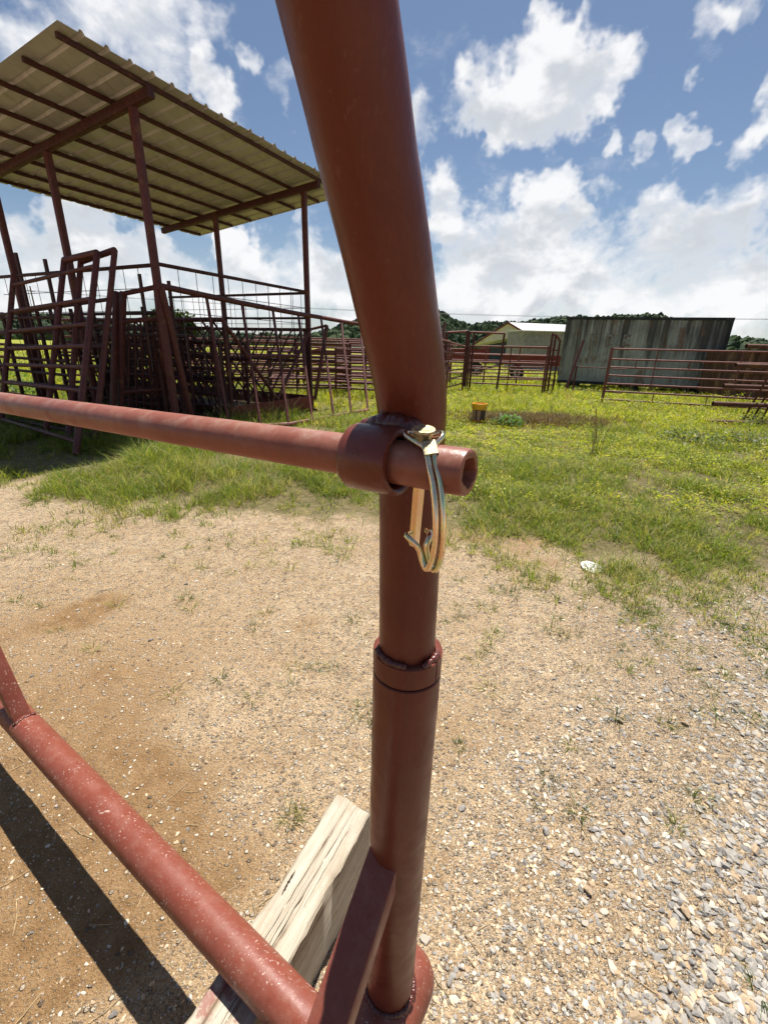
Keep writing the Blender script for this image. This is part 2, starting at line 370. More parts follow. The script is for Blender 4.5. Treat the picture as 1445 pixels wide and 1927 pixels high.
def lathe(c, axis, prof, seg=32, jit=None):
    """prof: (along, radius) from start to end; closed loop when first == last"""
    axis = nz(axis); a = np.array([0, 0, 1.]) if abs(axis[2]) < .9 else np.array([1., 0, 0])
    N = nz(np.cross(axis, a)); B = np.cross(axis, N); V, Fc = [], []
    for i, (h, r) in enumerate(prof):
        for k in range(seg):
            t_ = 2*math.pi*k/seg; rr = r*(1+(jit(i, t_) if jit else 0)); V.append(np.array(c)+axis*h+N*rr*math.cos(t_)+B*rr*math.sin(t_))
    for i in range(len(prof)-1):
        for k in range(seg):
            k2 = (k+1) % seg; Fc.append((i*seg+k, i*seg+k2, (i+1)*seg+k2, (i+1)*seg+k))
    return V, Fc
def box(c, ax, ay, az, sx, sy, sz, bev=0.):
    c = np.array(c, float); ax, ay, az = nz(ax), nz(ay), nz(az); V, Fc = [], []
    for i in (-1, 1):
        for j in (-1, 1):
            for k in (-1, 1): V.append(c+ax*i*sx/2+ay*j*sy/2+az*k*sz/2)
    return V, [(0, 1, 3, 2), (4, 6, 7, 5), (0, 4, 5, 1), (2, 3, 7, 6), (0, 2, 6, 4), (1, 5, 7, 3)]
def prismbar(p, q, w_, h_, up=(0, 0, 1), r=0.):
    """rectangular tube from p to q with rounded edges"""
    p, q = np.array(p, float), np.array(q, float); T = nz(q-p); S = nz(np.cross(T, up)); U_ = np.cross(S, T)
    r = r or min(w_, h_)*.12; prof = []
    for sx, sy in ((1, 1), (-1, 1), (-1, -1), (1, -1)):
        a0 = {(1, 1): 0, (-1, 1): 90, (-1, -1): 180, (1, -1): 270}[(sx, sy)]
        for a in (a0, a0+45, a0+90): prof.append((sx*(w_/2-r)+r*math.cos(math.radians(a)), sy*(h_/2-r)+r*math.sin(math.radians(a))))
    n = len(prof); V = [e+S*x+U_*y for e in (p, q) for x, y in prof]
    Fc = [(k, (k+1) % n, n+(k+1) % n, n+k) for k in range(n)]+[tuple(range(n))[::-1], tuple(range(n, 2*n))]
    return V, Fc
def spline(P_, n=8):
    P_ = np.array(P_, float); Q = np.vstack([2*P_[0]-P_[1], P_, 2*P_[-1]-P_[-2]]); out = []
    for i in range(1, len(Q)-2):
        for k in range(n):
            t_ = k/n; out.append(.5*((2*Q[i])+(-Q[i-1]+Q[i+1])*t_+(2*Q[i-1]-5*Q[i]+4*Q[i+1]-Q[i+2])*t_**2+(-Q[i-1]+3*Q[i]-3*Q[i+1]+Q[i+2])*t_**3))
    out.append(Q[-2]); return np.array(out)
ICO_V = None
def ico(sub=0):
    ph = (1+5**.5)/2
    V = [(-1, ph, 0), (1, ph, 0), (-1, -ph, 0), (1, -ph, 0), (0, -1, ph), (0, 1, ph), (0, -1, -ph), (0, 1, -ph), (ph, 0, -1), (ph, 0, 1), (-ph, 0, -1), (-ph, 0, 1)]
    Fc = [(0, 11, 5), (0, 5, 1), (0, 1, 7), (0, 7, 10), (0, 10, 11), (1, 5, 9), (5, 11, 4), (11, 10, 2), (10, 7, 6), (7, 1, 8), (3, 9, 4), (3, 4, 2), (3, 2, 6), (3, 6, 8), (3, 8, 9), (4, 9, 5), (2, 4, 11), (6, 2, 10), (8, 6, 7), (9, 8, 1)]
    V = [tuple(nz(v)) for v in V]
    for _ in range(sub):
        cache = {}; F2 = []
        def mid(a, b):
            k = (min(a, b), max(a, b))
            if k not in cache: V.append(tuple(nz(np.array(V[a])+np.array(V[b])))); cache[k] = len(V)-1
            return cache[k]
        for a, b, c in Fc:
            x, y, z_ = mid(a, b), mid(b, c), mid(c, a); F2 += [(a, x, z_), (b, y, x), (c, z_, y), (x, y, z_)]
        Fc = F2
    return np.array(V), np.array(Fc)
def weld(path, r, parent, mat='weld_paint', seed=0, name='weld_bead', step=.5):
    rr = np.random.default_rng(seed); bv, bf = ico(1); V, Fc = [], []
    pts = spline(path, 12); acc_ = 0; last = pts[0]; k = 0
    for q in pts:
        if np.linalg.norm(q-last) < r*step and k: continue
        last = q; k += 1
        s = r*rr.uniform(.8, 1.15); c = q+rr.normal(0, r*.10, 3)
        Fc += [tuple(int(i)+len(V) for i in f) for f in bf]; V += [c+v*s*(1+rr.uniform(-.07, .07)) for v in bv]
    return obj(name, (V, Fc), mat, parent, True, 180)
# fast numpy mesh with a colour attribute
def npmesh(name, V, T, tint, mat, smooth=False, parent=None):
    me = bpy.data.meshes.new(name); V = np.ascontiguousarray(V, np.float32); T = np.ascontiguousarray(T, np.int32)
    me.vertices.add(len(V)); me.vertices.foreach_set('co', V.ravel())
    nl = T.size; k = T.shape[1]; me.loops.add(nl); me.loops.foreach_set('vertex_index', T.ravel())
    me.polygons.add(len(T)); me.polygons.foreach_set('loop_start', np.arange(0, nl, k, dtype=np.int32))
    me.update(calc_edges=True); me.validate()
    me.polygons.foreach_set('use_smooth', np.full(len(T), bool(smooth)))
    if tint is not None:
        a = me.color_attributes.new('tint', 'FLOAT_COLOR', 'POINT'); c = np.ones((len(V), 4), np.float32); c[:, :3] = tint; a.data.foreach_set('color', c.ravel())
    me.materials.append(MATS[mat]); o = bpy.data.objects.new(name, me); COL.objects.link(o)
    if parent is not None: o.parent = parent
    return o
def vnoise(x, y, s, seed=0):
    x, y = np.asarray(x, float)*s, np.asarray(y, float)*s; xi, yi = np.floor(x), np.floor(y); fx, fy = x-xi, y-yi
    fx, fy = fx*fx*(3-2*fx), fy*fy*(3-2*fy)
    def h(a, b): return np.modf(np.abs(np.sin(a*127.1+b*311.7+seed*17.3)*43758.5453))[0]
    return (h(xi, yi)*(1-fx)+h(xi+1, yi)*fx)*(1-fy)+(h(xi, yi+1)*(1-fx)+h(xi+1, yi+1)*fx)*fy
def fb(x, y, s, seed=0): return vnoise(x, y, s, seed)*.5+vnoise(x, y, s*2.1, seed+1)*.3+vnoise(x, y, s*4.3, seed+2)*.2
def sstep(a, b, v): q = np.clip((v-a)/(b-a), 0, 1); return q*q*(3-2*q)
# ------------------------------------------------------------------ ground
BND = np.array([(-60, 12), (-20, 7), (-8, 5.6), (-4.0, 4.2), (-2.36, 3.42), (-1.18, 3.28), (-.09, 3.2), (.484, 3.0), (1.02, 2.85), (1.59, 2.72), (2.33, 2.62), (4, 2.5), (9, 2.2), (60, -4)])
def bnd(x): return np.interp(x, BND[:, 0], BND[:, 1])
def bdist(x, y): return y-bnd(x)+(fb(x, y, .9, 5)-.5)*1.5+(fb(x, y, 3.1, 9)-.5)*1.0
def gz(x, y):
    x, y = np.asarray(x, float), np.asarray(y, float)
    near = np.exp(-((x/30)**2+((y-5)/30)**2))
    return near*((fb(x, y, .7, 3)-.5)*.035+(fb(x, y, 4.5, 4)-.5)*.016+(fb(x, y, 11., 6)-.5)*.007)
def axis_pts(lo, hi, step, far):
    a = list(np.arange(lo, hi+1e-6, step)); s = step; x = hi
    while x < far: s *= 1.16; x += s; a.append(x)
    s = step; x = lo; pre = []
    while x > -far: s *= 1.16; x -= s; pre.append(x)
    return np.array(pre[::-1]+a)
gx = axis_pts(-3.2, 4.2, .035, 2500); gy = axis_pts(-.2, 6.5, .035, 2500)
X, Y = np.meshgrid(gx, gy); Z = gz(X, Y)
nearm = np.exp(-((X/3.5)**2+((Y-2)/3.5)**2)); Z = Z+nearm*rng.normal(0, .0011, X.shape)
nx, ny = len(gx), len(gy); idx = np.arange(nx*ny).reshape(ny, nx)
Q = np.stack([idx[:-1, :-1], idx[:-1, 1:], idx[1:, 1:], idx[1:, :-1]], -1).reshape(-1, 4)
ground = npmesh('ground', np.stack([X.ravel(), Y.ravel(), Z.ravel()], 1), Q, None, 'ground', True)
def gravel_w(x, y): return sstep(-.35, .75, x-(.05+.62*(y-.5))+(fb(x, y, 1.6, 21)-.5)*.9)
def damp_w(x, y): return np.clip(sstep(-.15, .75, -(x+.25)-.15*(y-.9)+(fb(x, y, 1.3, 31)-.5)*.9)*sstep(3.2, .9, y)+.7*sstep(.60, .75, fb(x, y, 1.1, 41)), 0, 1)
a = ground.data.color_attributes.new('zone', 'FLOAT_COLOR', 'POINT')
zc = np.ones((nx*ny, 4), np.float32); zc[:, 0] = sstep(-.3, 1.3, bdist(X, Y)).ravel(); zc[:, 1] = gravel_w(X, Y).ravel(); zc[:, 2] = damp_w(X, Y).ravel()
a.data.foreach_set('color', zc.ravel()); tag(ground, kind='structure')

# ------------------------------------------------------------------ stones
def stone_cols(n, g=None):
    base = np.array([(.27, .255, .235), (.21, .20, .19), (.34, .315, .28), (.41, .365, .30), (.13, .125, .12), (.39, .30, .20), (.32, .23, .145), (.52, .48, .41)])
    pk = rng.choice(len(base), n, p=[.25, .18, .18, .1, .07, .1, .07, .05])
    c = base[pk]
    if g is not None:
        tan = np.array([(.55, .43, .29), (.47, .34, .21), (.66, .57, .43), (.36, .25, .15), (.33, .30, .27)]); tk = tan[rng.choice(5, n, p=[.3, .25, .2, .15, .1])]
        c = np.where((rng.random(n) < .22+.74*g)[:, None], c, tk)
    return c*rng.uniform(.85, 1.15, (n, 1))
def stones(x, y, s, sub, sink=.35, g=None):
    n = len(x); bv, bf = ico(sub); nv = len(bv)
    sc = np.stack([s*rng.uniform(.8, 1.45, n), s*rng.uniform(.65, 1.05, n), s*rng.uniform(.4, .75, n)], 1)
    V = bv[None]*(1+rng.uniform(-.28, .28, (n, nv, 1)))
    if True: # chop off facets for an angular look
        for _ in range(5 if sub else 3):
            d = rng.normal(size=(n, 1, 3)); d /= np.linalg.norm(d, axis=2, keepdims=True); h = rng.uniform(.45, .8, (n, 1, 1))
            e = np.maximum((V*d).sum(2, keepdims=True)-h, 0); V = V-d*e
    V = V*sc[:, None]
    a_, t1, t2 = rng.uniform(0, 2*np.pi, n), rng.normal(0, .25, n), rng.normal(0, .25, n)
    def rot(V, i, j, an):
        c, s_ = np.cos(an)[:, None], np.sin(an)[:, None]; A, B = V[..., i].copy(), V[..., j].copy(); V[..., i] = A*c-B*s_; V[..., j] = A*s_+B*c
    rot(V, 0, 2, t1); rot(V, 1, 2, t2); rot(V, 0, 1, a_)
    V[..., 0] += x[:, None]; V[..., 1] += y[:, None]; V[..., 2] += (gz(x, y)+sc[:, 2]*(1-2*sink)*.8)[:, None]
    T = (bf[None]+(np.arange(n)*nv)[:, None, None]).reshape(-1, 3)
    return V.reshape(-1, 3), T, np.repeat(stone_cols(n, g), nv, 0)
N = 420000
y = .40+4.0*rng.random(N)**1.5; x = (rng.random(N)*2-1)*(.95*y+.75)+.15
gw = gravel_w(x, y); clus = fb(x, y, 2.2, 51)
dn = (.06+.14*sstep(.45, .64, clus)+.36*gw*(.15+1.0*clus))*(1-.90*damp_w(x, y))*sstep(.5, -.5, bdist(x, y))*.9+.02
keep = rng.random(N) < dn*np.clip(.62/(y*.5+.3), .16, .9)
x, y, gw = x[keep], y[keep], gw[keep]
s = .0017+(.0055+.0085*gw)*rng.random(len(x))**(4.2-1.2*gw)+.0007*y+.0012*gw
V, T, C = stones(x, y, s*.93, 0, .47, gw)
tag(npmesh('gravel', V, T, C, 'stone'), 'grey limestone gravel strewn over the tan clay yard', 'gravel', kind='stuff')
print('gravel', len(x), 'tris', len(T))
# the largest stones are pieces of their own
N = 2600
y = .42+2.6*rng.random(N)**1.3; x = (rng.random(N)*2-1)*(.9*y+.45)+.25
gw = gravel_w(x, y); keep = rng.random(N) < (.05+.6*gw*fb(x, y, 1.5, 77))*sstep(.2, -.5, bdist(x, y))*(1-.7*damp_w(x, y))
x, y, gw = x[keep][:290], y[keep][:290], gw[keep][:290]
okp = ~((np.abs(x-.03) < .17) & (y < .62)); x, y, gw = x[okp], y[okp], gw[okp]
protos = []
for k in range(14):
    V, T, C = stones(np.zeros(1), np.zeros(1), np.array([.01]), 1, .5); V = V-np.array([[0, 0, V[:, 2].mean()]])
    o = npmesh('stone', V, T, C, 'stone'); protos.append(o.data); bpy.data.objects.remove(o)
for i in range(len(x)):
    o = bpy.data.objects.new('stone', protos[i % 14]); COL.objects.link(o); o.parent = ground
    k = random.choice((.75, .9, 1., 1.2, 1.5, 1.0))*(.85+.3*gw[i])
    o.scale = (k, k, k); o.rotation_euler = (0, 0, random.uniform(0, 6.28)); o.location = (x[i], y[i], float(gz(x[i], y[i]))+.0022*k)

# ------------------------------------------------------------------ grass
def blades(px, py, az, h, wd, lean, col):
    n = len(px); b = np.stack([px, py, gz(px, py)-.005], 1); d = np.stack([np.cos(az), np.sin(az), 0*az], 1)
    fa = az+rng.uniform(-1.2, 1.2, n)+np.pi/2; sd_ = np.stack([np.cos(fa), np.sin(fa), 0*fa], 1)
    up = np.array([0, 0, 1.])
    def at(t): return b+up*(h*t*(1-.35*lean*t))[:, None]+d*(h*lean*t*t)[:, None]
    m_, tp = at(.55), at(1.)
    V = np.stack([b-sd_*wd[:, None]*.5, b+sd_*wd[:, None]*.5, m_-sd_*wd[:, None]*.42, m_+sd_*wd[:, None]*.42, tp], 1)
    T = np.array([(0, 1, 3), (0, 3, 2), (2, 3, 4)])[None]+(np.arange(n)*5)[:, None, None]
    return V.reshape(-1, 3), T.reshape(-1, 3), np.repeat(col, 5, 0)
def leaves(p, size, col, tilt=.9):
    n = len(p); a_ = rng.uniform(0, 2*np.pi, n); el = rng.normal(.15, tilt*.38, n)
    d = np.stack([np.cos(a_)*np.cos(el), np.sin(a_)*np.cos(el), np.sin(el)], 1); s_ = np.stack([-np.sin(a_), np.cos(a_), rng.normal(0, .35, n)], 1)
    V = np.stack([p, p+d*size[:, None]*.5-s_*size[:, None]*.27, p+d*size[:, None], p+d*size[:, None]*.5+s_*size[:, None]*.27], 1)
    T = np.array([(0, 1, 2), (0, 2, 3)])[None]+(np.arange(n)*4)[:, None, None]
    return V.reshape(-1, 3), T.reshape(-1, 3), np.repeat(col, 4, 0)
def merge(L):
    V, T, C, k = [], [], [], 0
    for v, t_, c in L: V.append(v); T.append(t_+k); C.append(c); k += len(v)
    return np.concatenate(V), np.concatenate(T), np.concatenate(C)
GREEN = np.array([(.145, .205, .028), (.20, .25, .03), (.26, .28, .04), (.09, .145, .025), (.34, .30, .10), (.42, .35, .17)])
YEL = np.array([(.29, .31, .018), (.37, .365, .02), (.20, .255, .022), (.45, .40, .03)])
def gcols(n, pal, pr): return pal[rng.choice(len(pal), n, p=pr)]*rng.uniform(.8, 1.2, (n, 1))
def scatter(n, y0, y1, dens, pw=1.):
    y = y0+(y1-y0)*rng.random(n)**pw; x = (rng.random(n)*2-1)*(.98*y+1.2); k = rng.random(n) < dens(x, y); return x[k], y[k]
BROWN = G(1000, 793)      # patch of dead weeds beside the bucket
def deadw(x, y): return np.exp(-(((x-BROWN[0]+.1)/1.5)**2+((y-BROWN[1]-.1)/.8)**2)*1.1)
def lowv(x, y): return 1-.8*np.exp(-((x-2.6)/2.4)**2-((y-8.3)/2.0)**2)
def tuft_blades(x, y, per, h, wd, spread, pal, pr, lean=(.2, 1.1)):
    k = rng.integers(max(2, per-4), per+5, len(x)); X_ = np.repeat(x, k); Y_ = np.repeat(y, k); H_ = np.repeat(h, k); S_ = np.repeat(spread, k); W_ = np.repeat(wd, k)
    n = len(X_); az = rng.uniform(0, 2*np.pi, n); r = S_*np.sqrt(rng.random(n)); tint = np.repeat(gcols(len(x), pal, pr), k, 0)*rng.uniform(.75, 1.25, (n, 1))
    return blades(X_+np.cos(az)*r, Y_+np.sin(az)*r, az+rng.normal(0, .5, n), H_*rng.uniform(.5, 1.15, n), W_, rng.uniform(*lean, n), tint)
GP = [.24, .22, .14, .16, .13, .11]
# turf front: 2.2 - 9 m
x, y = scatter(62000, 2.0, 9.5, lambda x, y: sstep(-.5, 1.2, bdist(x, y))*(.10+.95*sstep(.36, .58, fb(x, y, 1.6, 61)))*(1-.85*deadw(x, y))*np.clip(1.15-.05*y, .5, 1), 1.15)
bd = bdist(x, y); hh_ = (.055+.08*sstep(0, 2.2, bd))*rng.uniform(.6, 1.9, len(x))*(.35+2.6*np.clip(fb(x, y, 1.1, 71)-.25, 0, 1))*(1+.35*sstep(-.8, -2.5, x))*lowv(x, y)
front = [tuft_blades(x, y, 8, hh_, .0028+.0009*y*.55*np.ones(len(x)), .015+.012*rng.random(len(x))+.003*y, GREEN, GP, (.3, 1.5))]
print('front tufts', len(x))
# stray tufts on the bare clay and gravel
x, y = scatter(700, .8, 3.4, lambda x, y: sstep(-2.4, -.2, bdist(x, y))*(bdist(x, y) < .1)*np.where(x > .6, .75, .3))
front.append(tuft_blades(x, y, 18, rng.uniform(.03, .085, len(x)), .0022*np.ones(len(x))+.0004*y, .012+.02*rng.random(len(x)), GREEN*.8, [.35, .3, .1, .2, .05, .0], (.6, 1.8)))
for (px, py, hh2) in [(545,1545,.05),(565,1530,.04),(866,1165,.05),(1160,1350,.06),(1265,1365,.05),(1245,1215,.05),(1060,1195,.05),(1040,1090,.06),(1215,1155,.06),(1365,1275,.06),(1090,1530,.05),(1270,1560,.05),(1030,1465,.05),(415,1280,.05),(865,1405,.03),(1000,1510,.03),(940,1100,.06),(1150,1125,.06),(1340,1300,.05),(1430,1870,.05),(130,967,.05),(215,1040,.05),(305,1050,.05),(1075,1405,.04)]:
    g = G(px, py); front.append(tuft_blades(np.array([g[0]]), np.array([g[1]]), 24, np.array([hh2*1.15]), np.array([.0027]), np.array([.02]), GREEN*.7, [.4, .3, .0, .3, .0, .0], (.5, 1.7)))
V, T, C = merge(front); tag(npmesh('grass', V, T, C, 'leaf'), 'short green grass along the edge of the bare clay yard', 'grass', kind='stuff'); print('grass tris', len(T))
# pasture 8 - 60 m
far = []
x, y = scatter(20000, 8.5, 26, lambda x, y: (.3+.8*fb(x, y, .5, 81))*(1-.9*deadw(x, y)), 1.2)
far.append(tuft_blades(x, y, 8, rng.uniform(.10, .30, len(x))*(.5+fb(x, y, .4, 83))*lowv(x, y), .004+.0007*y, .05+.004*y, np.vstack([GREEN, YEL]), [.10, .14, .12, .04, .07, .03, .14, .14, .14, .08], (.2, 1.)))
x, y = scatter(9000, 26, 75, lambda x, y: .4+.6*fb(x, y, .3, 84))
far.append(tuft_blades(x, y, 6, rng.uniform(.15, .35, len(x)), .006+.0009*y, .1+.008*y, np.vstack([GREEN, YEL]), [.08, .12, .12, .04, .10, .06, .13, .13, .14, .08], (.2, 1.)))
V, T, C = merge(far); tag(npmesh('pasture_grass', V, T, C, 'leaf'), 'tall sunlit pasture grass around the pens', 'grass', kind='stuff'); print('pasture tris', len(T))
# broad-leaved yellow-green weeds, mostly on the right
x, y = scatter(34000, 3.8, 17, lambda x, y: sstep(.9, 3.2, bdist(x, y))*sstep(-.8, 1.6, x+.12*(y-5))*(.08+1.1*sstep(.40, .56, fb(x, y, .75, 91)))*(1-.95*deadw(x, y)), 1.25)
k = rng.integers(9, 18, len(x)); n = int(k.sum()); X_, Y_ = np.repeat(x, k), np.repeat(y, k); hp = np.repeat((.04+.30*rng.random(len(x))**1.8*(.15+2.6*np.clip(fb(x, y, .9, 93)-.3, 0, 1)))*lowv(x, y), k)
pz = hp*rng.uniform(.3, 1., n); rr = .055*rng.random(n)**.5+.002*Y_; az = rng.uniform(0, 6.28, n)
P3 = np.stack([X_+np.cos(az)*rr, Y_+np.sin(az)*rr, pz], 1)
cc = np.repeat(gcols(len(x), YEL, [.34, .24, .32, .10])*(.55+.9*fb(x, y, 1.1, 97))[:, None], k, 0)*rng.uniform(.8, 1.2, (n, 1))
L = [leaves(P3, rng.uniform(.012, .034, n)*(1+.05*Y_), cc)]
V, T, C = merge(L); tag(npmesh('yellow_green_weeds', V, T, C, 'leaf'), 'low yellow-green broad-leaved weeds carpeting the field', 'weeds', kind='stuff'); print('weeds tris', len(T))
# straw and twig litter on the bare ground
L = []
for k in range(170):
    yy = .5+3.2*random.random()**1.2; xx = random.uniform(-1, 1)*(.9*yy+.4); a_ = random.uniform(0, 6.28); ln = random.uniform(.015, .06)
    q = np.array([xx, yy, float(gz(xx, yy))+.003]); d = np.array([math.cos(a_), math.sin(a_), random.uniform(-.05, .12)]); b_ = np.array([-d[1], d[0], 0])*random.uniform(-.15, .15)
    L.append(tube([q-d*ln, q+b_*ln, q+d*ln], [.0009, .0012, .0006], 4))
o = obj('straw_litter', join(*L), 'straw'); tag(o, 'bits of dry straw and twig strewn over the yard', 'straw', kind='stuff')
# dead brown weeds
x = BROWN[0]+rng.normal(-.1, 1.1, 4200); y = BROWN[1]+rng.normal(.1, .5, 4200)
kk = rng.random(4200) < deadw(x, y)*1.2; x, y = x[kk], y[kk]
V, T, C = tuft_blades(x, y, 8, rng.uniform(.10, .24, len(x)), .008*np.ones(len(x)), .04*np.ones(len(x)), np.array([(.11, .065, .035), (.16, .10, .055), (.07, .045, .03), (.24, .17, .09)]), [.35, .3, .25, .1])
tag(npmesh('dead_weeds', V, T, C, 'leaf'), 'patch of withered brown weeds beside the yellow bucket', 'weeds', kind='stuff')

# ------------------------------------------------------------------ foreground: skid frame, gate, bar, pin, timber
u = np.array([.844, -.537, 0]); u = nz(u); nn = np.array([.537, .844, 0]); nn = nz(nn); UPZ = np.array([0, 0, 1.])
dd = ray(762.5, 1311); PX = EYE[:2]+dd[:2]*(.485/math.hypot(dd[0], dd[1])); post = np.array([PX[0], PX[1], 0.])
RS, RP = .0457, .0367
z_sl = zfront(1304, 762, .485-RS)      # top of the sleeve (front edge)
z_cl = z_sl+.034
zr = .27                                # runner axis height
skid = thing('skid_frame', (post[0], post[1], 0), 'red painted pipe skid base with upright sleeve and square brace, resting on timber', 'frame')
sl = obj('sleeve', lathe(post, UPZ, [(zr+.055, RS), (z_sl-.002, RS), (z_sl-.0005, RS-.0015), (z_sl-.0005, RP+.0015), (z_sl-.1, RP+.0015)], 48), 'red_paint', skid)
e_end = post+nn*.048
prof = [(-2.4, .066), (-.02, .066), (.004, .0655), (.02, .062), (.032, .055), (.042, .043), (.047, .024), (.048, .0005)]
rc = np.array([e_end[0], e_end[1], zr])+u*.006
obj('runner', lathe(rc, nn, prof, 40), 'red_paint_flecked', skid)
RR = .044; zrail = .29
rail_c = u*(post@u)+nn*.305; rail_c[2] = zrail
obj('bottom_rail', tube([rail_c-u*3.4, rail_c-u*2.2, rail_c-u*1.1, rail_c-u*.03], RR, 40), 'red_paint_flecked', skid)
bt = DEP(732, 1600, .715); bl = DEP(612, 1960, .60)
bdir = nz(bl-bt); blow = bt+bdir*.60; bside = nz(np.cross(bdir, UPZ))
obj('brace', prismbar(bt-bdir*.02, blow, .054, .05), 'brace_paint', skid)
weld([bt+bside*.026+UPZ*.01, bt+bside*.012+UPZ*.028, bt+UPZ*.033, bt-bside*.014+UPZ*.026, bt-bside*.027+UPZ*.0, bt-bside*.028-UPZ*.03], .0065, skid, seed=1)
weld([post+UPZ*(zr+.062)+np.array([math.cos(a_)*(RS+.001), math.sin(a_)*(RS+.001), 0]) for a_ in np.linspace(3.3, 6.6, 14)], .006, skid, seed=2)
up_b = G(34, 1352, zrail+.03); up_b = u*(up_b@u)+nn*.305; up_b[2] = 0
ub = np.array([up_b[0], up_b[1], zrail+.03])
bdl = nz(UPZ-u*.46); obj('brace', prismbar(ub-bdl*.02, ub+bdl*1.5, .05, .05, up=nn), 'red_paint_flecked', skid)
weld([ub+u*.03-nn*.028+UPZ*.006, ub+u*.032+UPZ*.012, ub+u*.03+nn*.027+UPZ*.006], .0055, skid, seed=3)
for k in (2.9,):
    q = rail_c-u*k; q[2] = zrail+.03; obj('upright', prismbar(q, q+UPZ*1.75, .05, .05, up=nn), 'red_paint', skid)

gate = thing('bow_gate', (post[0], post[1], z_sl), 'large dark red bow gate pipe curving up overhead from the sleeved post', 'gate')
zt = 1.40
bowp = [(post[0], post[1], z_sl-.12), (post[0]-.001, post[1], 1.1), (post[0]-.005, post[1]-.001, 1.3), (post[0]-.0085, post[1]-.002, zt), (.0255, .474, 1.445), (.0175, .456, 1.488), (.006, .4335, 1.532), (-.006, .413, 1.58), (-.0185, .394, 1.625), (-.0285, .377, 1.664), (-.0375, .362, 1.697)]
bowp += [(-.065, .315, 1.80), (-.13, .20, 1.98), (-.26, .0, 2.20), (-.45, -.3, 2.38), (-.70, -.7, 2.46), (-.95, -1.1, 2.38), (-1.13, -1.39, 2.18), (-1.22, -1.53, 1.9), (-1.25, -1.58, 1.5), (-1.25, -1.58, .0)]
obj('bow_pipe', tube(spline(bowp, 10), RP, 48), 'red_paint', gate)
# split locking collar welded to the pipe
seg = 56; V, Fc = [], []; a0 = math.radians(-38); gap = .045
prof = [(z_sl+.0022, RP), (z_sl+.0022, RS-.0012), (z_sl+.0035, RS), (z_cl-.0012, RS), (z_cl, RS-.0015), (z_cl, RP)]
for k in range(seg+1):
    a_ = a0+gap/2+(2*math.pi-gap)*k/seg
    for h, r_ in prof: V.append((post[0]+math.cos(a_)*r_, post[1]+math.sin(a_)*r_, h))
m_ = len(prof)
for k in range(seg):
    for j in range(m_): Fc.append((k*m_+j, (k+1)*m_+j, (k+1)*m_+(j+1) % m_, k*m_+(j+1) % m_))
Fc += [tuple(range(m_)), tuple(range(seg*m_, seg*m_+m_))[::-1]]
obj('locking_collar', (V, Fc), 'red_paint', gate)
def ring(a1, a2, rad, z_, n=10): return [post+UPZ*z_+np.array([math.cos(t_)*rad, math.sin(t_)*rad, 0]) for t_ in np.linspace(math.radians(a1), math.radians(a2), n)]
weld(ring(195, 262, RP+.003, z_cl+.001), .0052, gate, seed=5); weld(ring(-62, -18, RP+.003, z_cl+.001), .0048, gate, seed=6)
# latch bar and its guide
b_end = DEP(884, 890, .39); b_left = DEP(0, 757, .95); bd_ = nz(b_left-b_end); bd_h = nz([bd_[0], bd_[1], 0])
RB = .0216
def bar_at(px):
    best = min(np.linspace(0, 1.6, 1600), key=lambda s: abs((lambda q: CX+F*((q-EYE)@RIGHT)/((q-EYE)@fwd))(b_end+bd_*s)-px)); return best
sg0, sg1 = bar_at(757), bar_at(668)
print('guide s', sg0, sg1, 'perp', np.linalg.norm(np.cross((post-b_end)[[0, 1, 2]]*np.array([1, 1, 0]), bd_h)))
RG = .0335; L_ = sg1-sg0
def wob(i, t_): return .010*math.sin(3*t_+i)+.006*math.sin(7*t_+i*2)
obj('bar_guide', lathe(b_end+bd_*sg0, bd_, [(.035, RG-.0085), (.004, RG-.0085), (.0008, RG-.0065), (0, RG-.0045), (.0012, RG-.001), (.004, RG), (L_-.004, RG), (L_-.001, RG-.0015), (L_, RG-.004), (L_, RG-.0085), (L_-.03, RG-.0085)], 48, wob), 'guide_paint', gate)
mid = b_end+bd_*(sg0+sg1)/2
# weld saddle between guide and pipe
wtop = mid+UPZ*.024+nn*.018
weld([b_end+bd_*(sg0+.006)+UPZ*.030+nn*.020, wtop+UPZ*.010, b_end+bd_*(sg1-.02)+UPZ*.032+nn*.018, b_end+bd_*(sg1-.004)+UPZ*.024+nn*.022], .0105, gate, seed=8, step=.22)
weld([b_end+bd_*(sg0+.004)+UPZ*.022+nn*.024, b_end+bd_*(sg0+.008)+UPZ*.034+nn*.03, wtop+UPZ*.022+nn*.012, b_end+bd_*(sg1-.02)+UPZ*.038+nn*.03], .0098, gate, seed=9, step=.22)
weld([b_end+bd_*(sg0+.002)+nn*.034-UPZ*.006, b_end+bd_*(sg0+.003)+nn*.030+UPZ*.010, b_end+bd_*(sg0+.004)+UPZ*.024+nn*.024], .005, gate, seed=10, step=.4)
weld([b_end+bd_*(sg1-.006)+nn*.02+UPZ*.028, b_end+bd_*(sg1-.0)+nn*.030+UPZ*.014, b_end+bd_*(sg1)+nn*.034], .0055, gate, seed=12, step=.4)
bar = thing('latch_bar', b_end, 'red pipe bar slid through the welded guide, open end to the right', 'bar')
RI = .0146
def rag(i, t_): return (.07*math.sin(2*t_+.6)+.06*math.sin(5*t_)+.04*math.sin(11*t_+1)) if i >= 6 else 0
obj('pipe', lathe(b_end, bd_, [(3.2, RB), (2.0, RB), (1.0, RB), (.004, RB), (.0012, RB-.0008), (0, RB-.003), (.0005, RI), (.004, RI-.001), (.12, RI-.002)], 48, rag), 'bar_paint', bar)
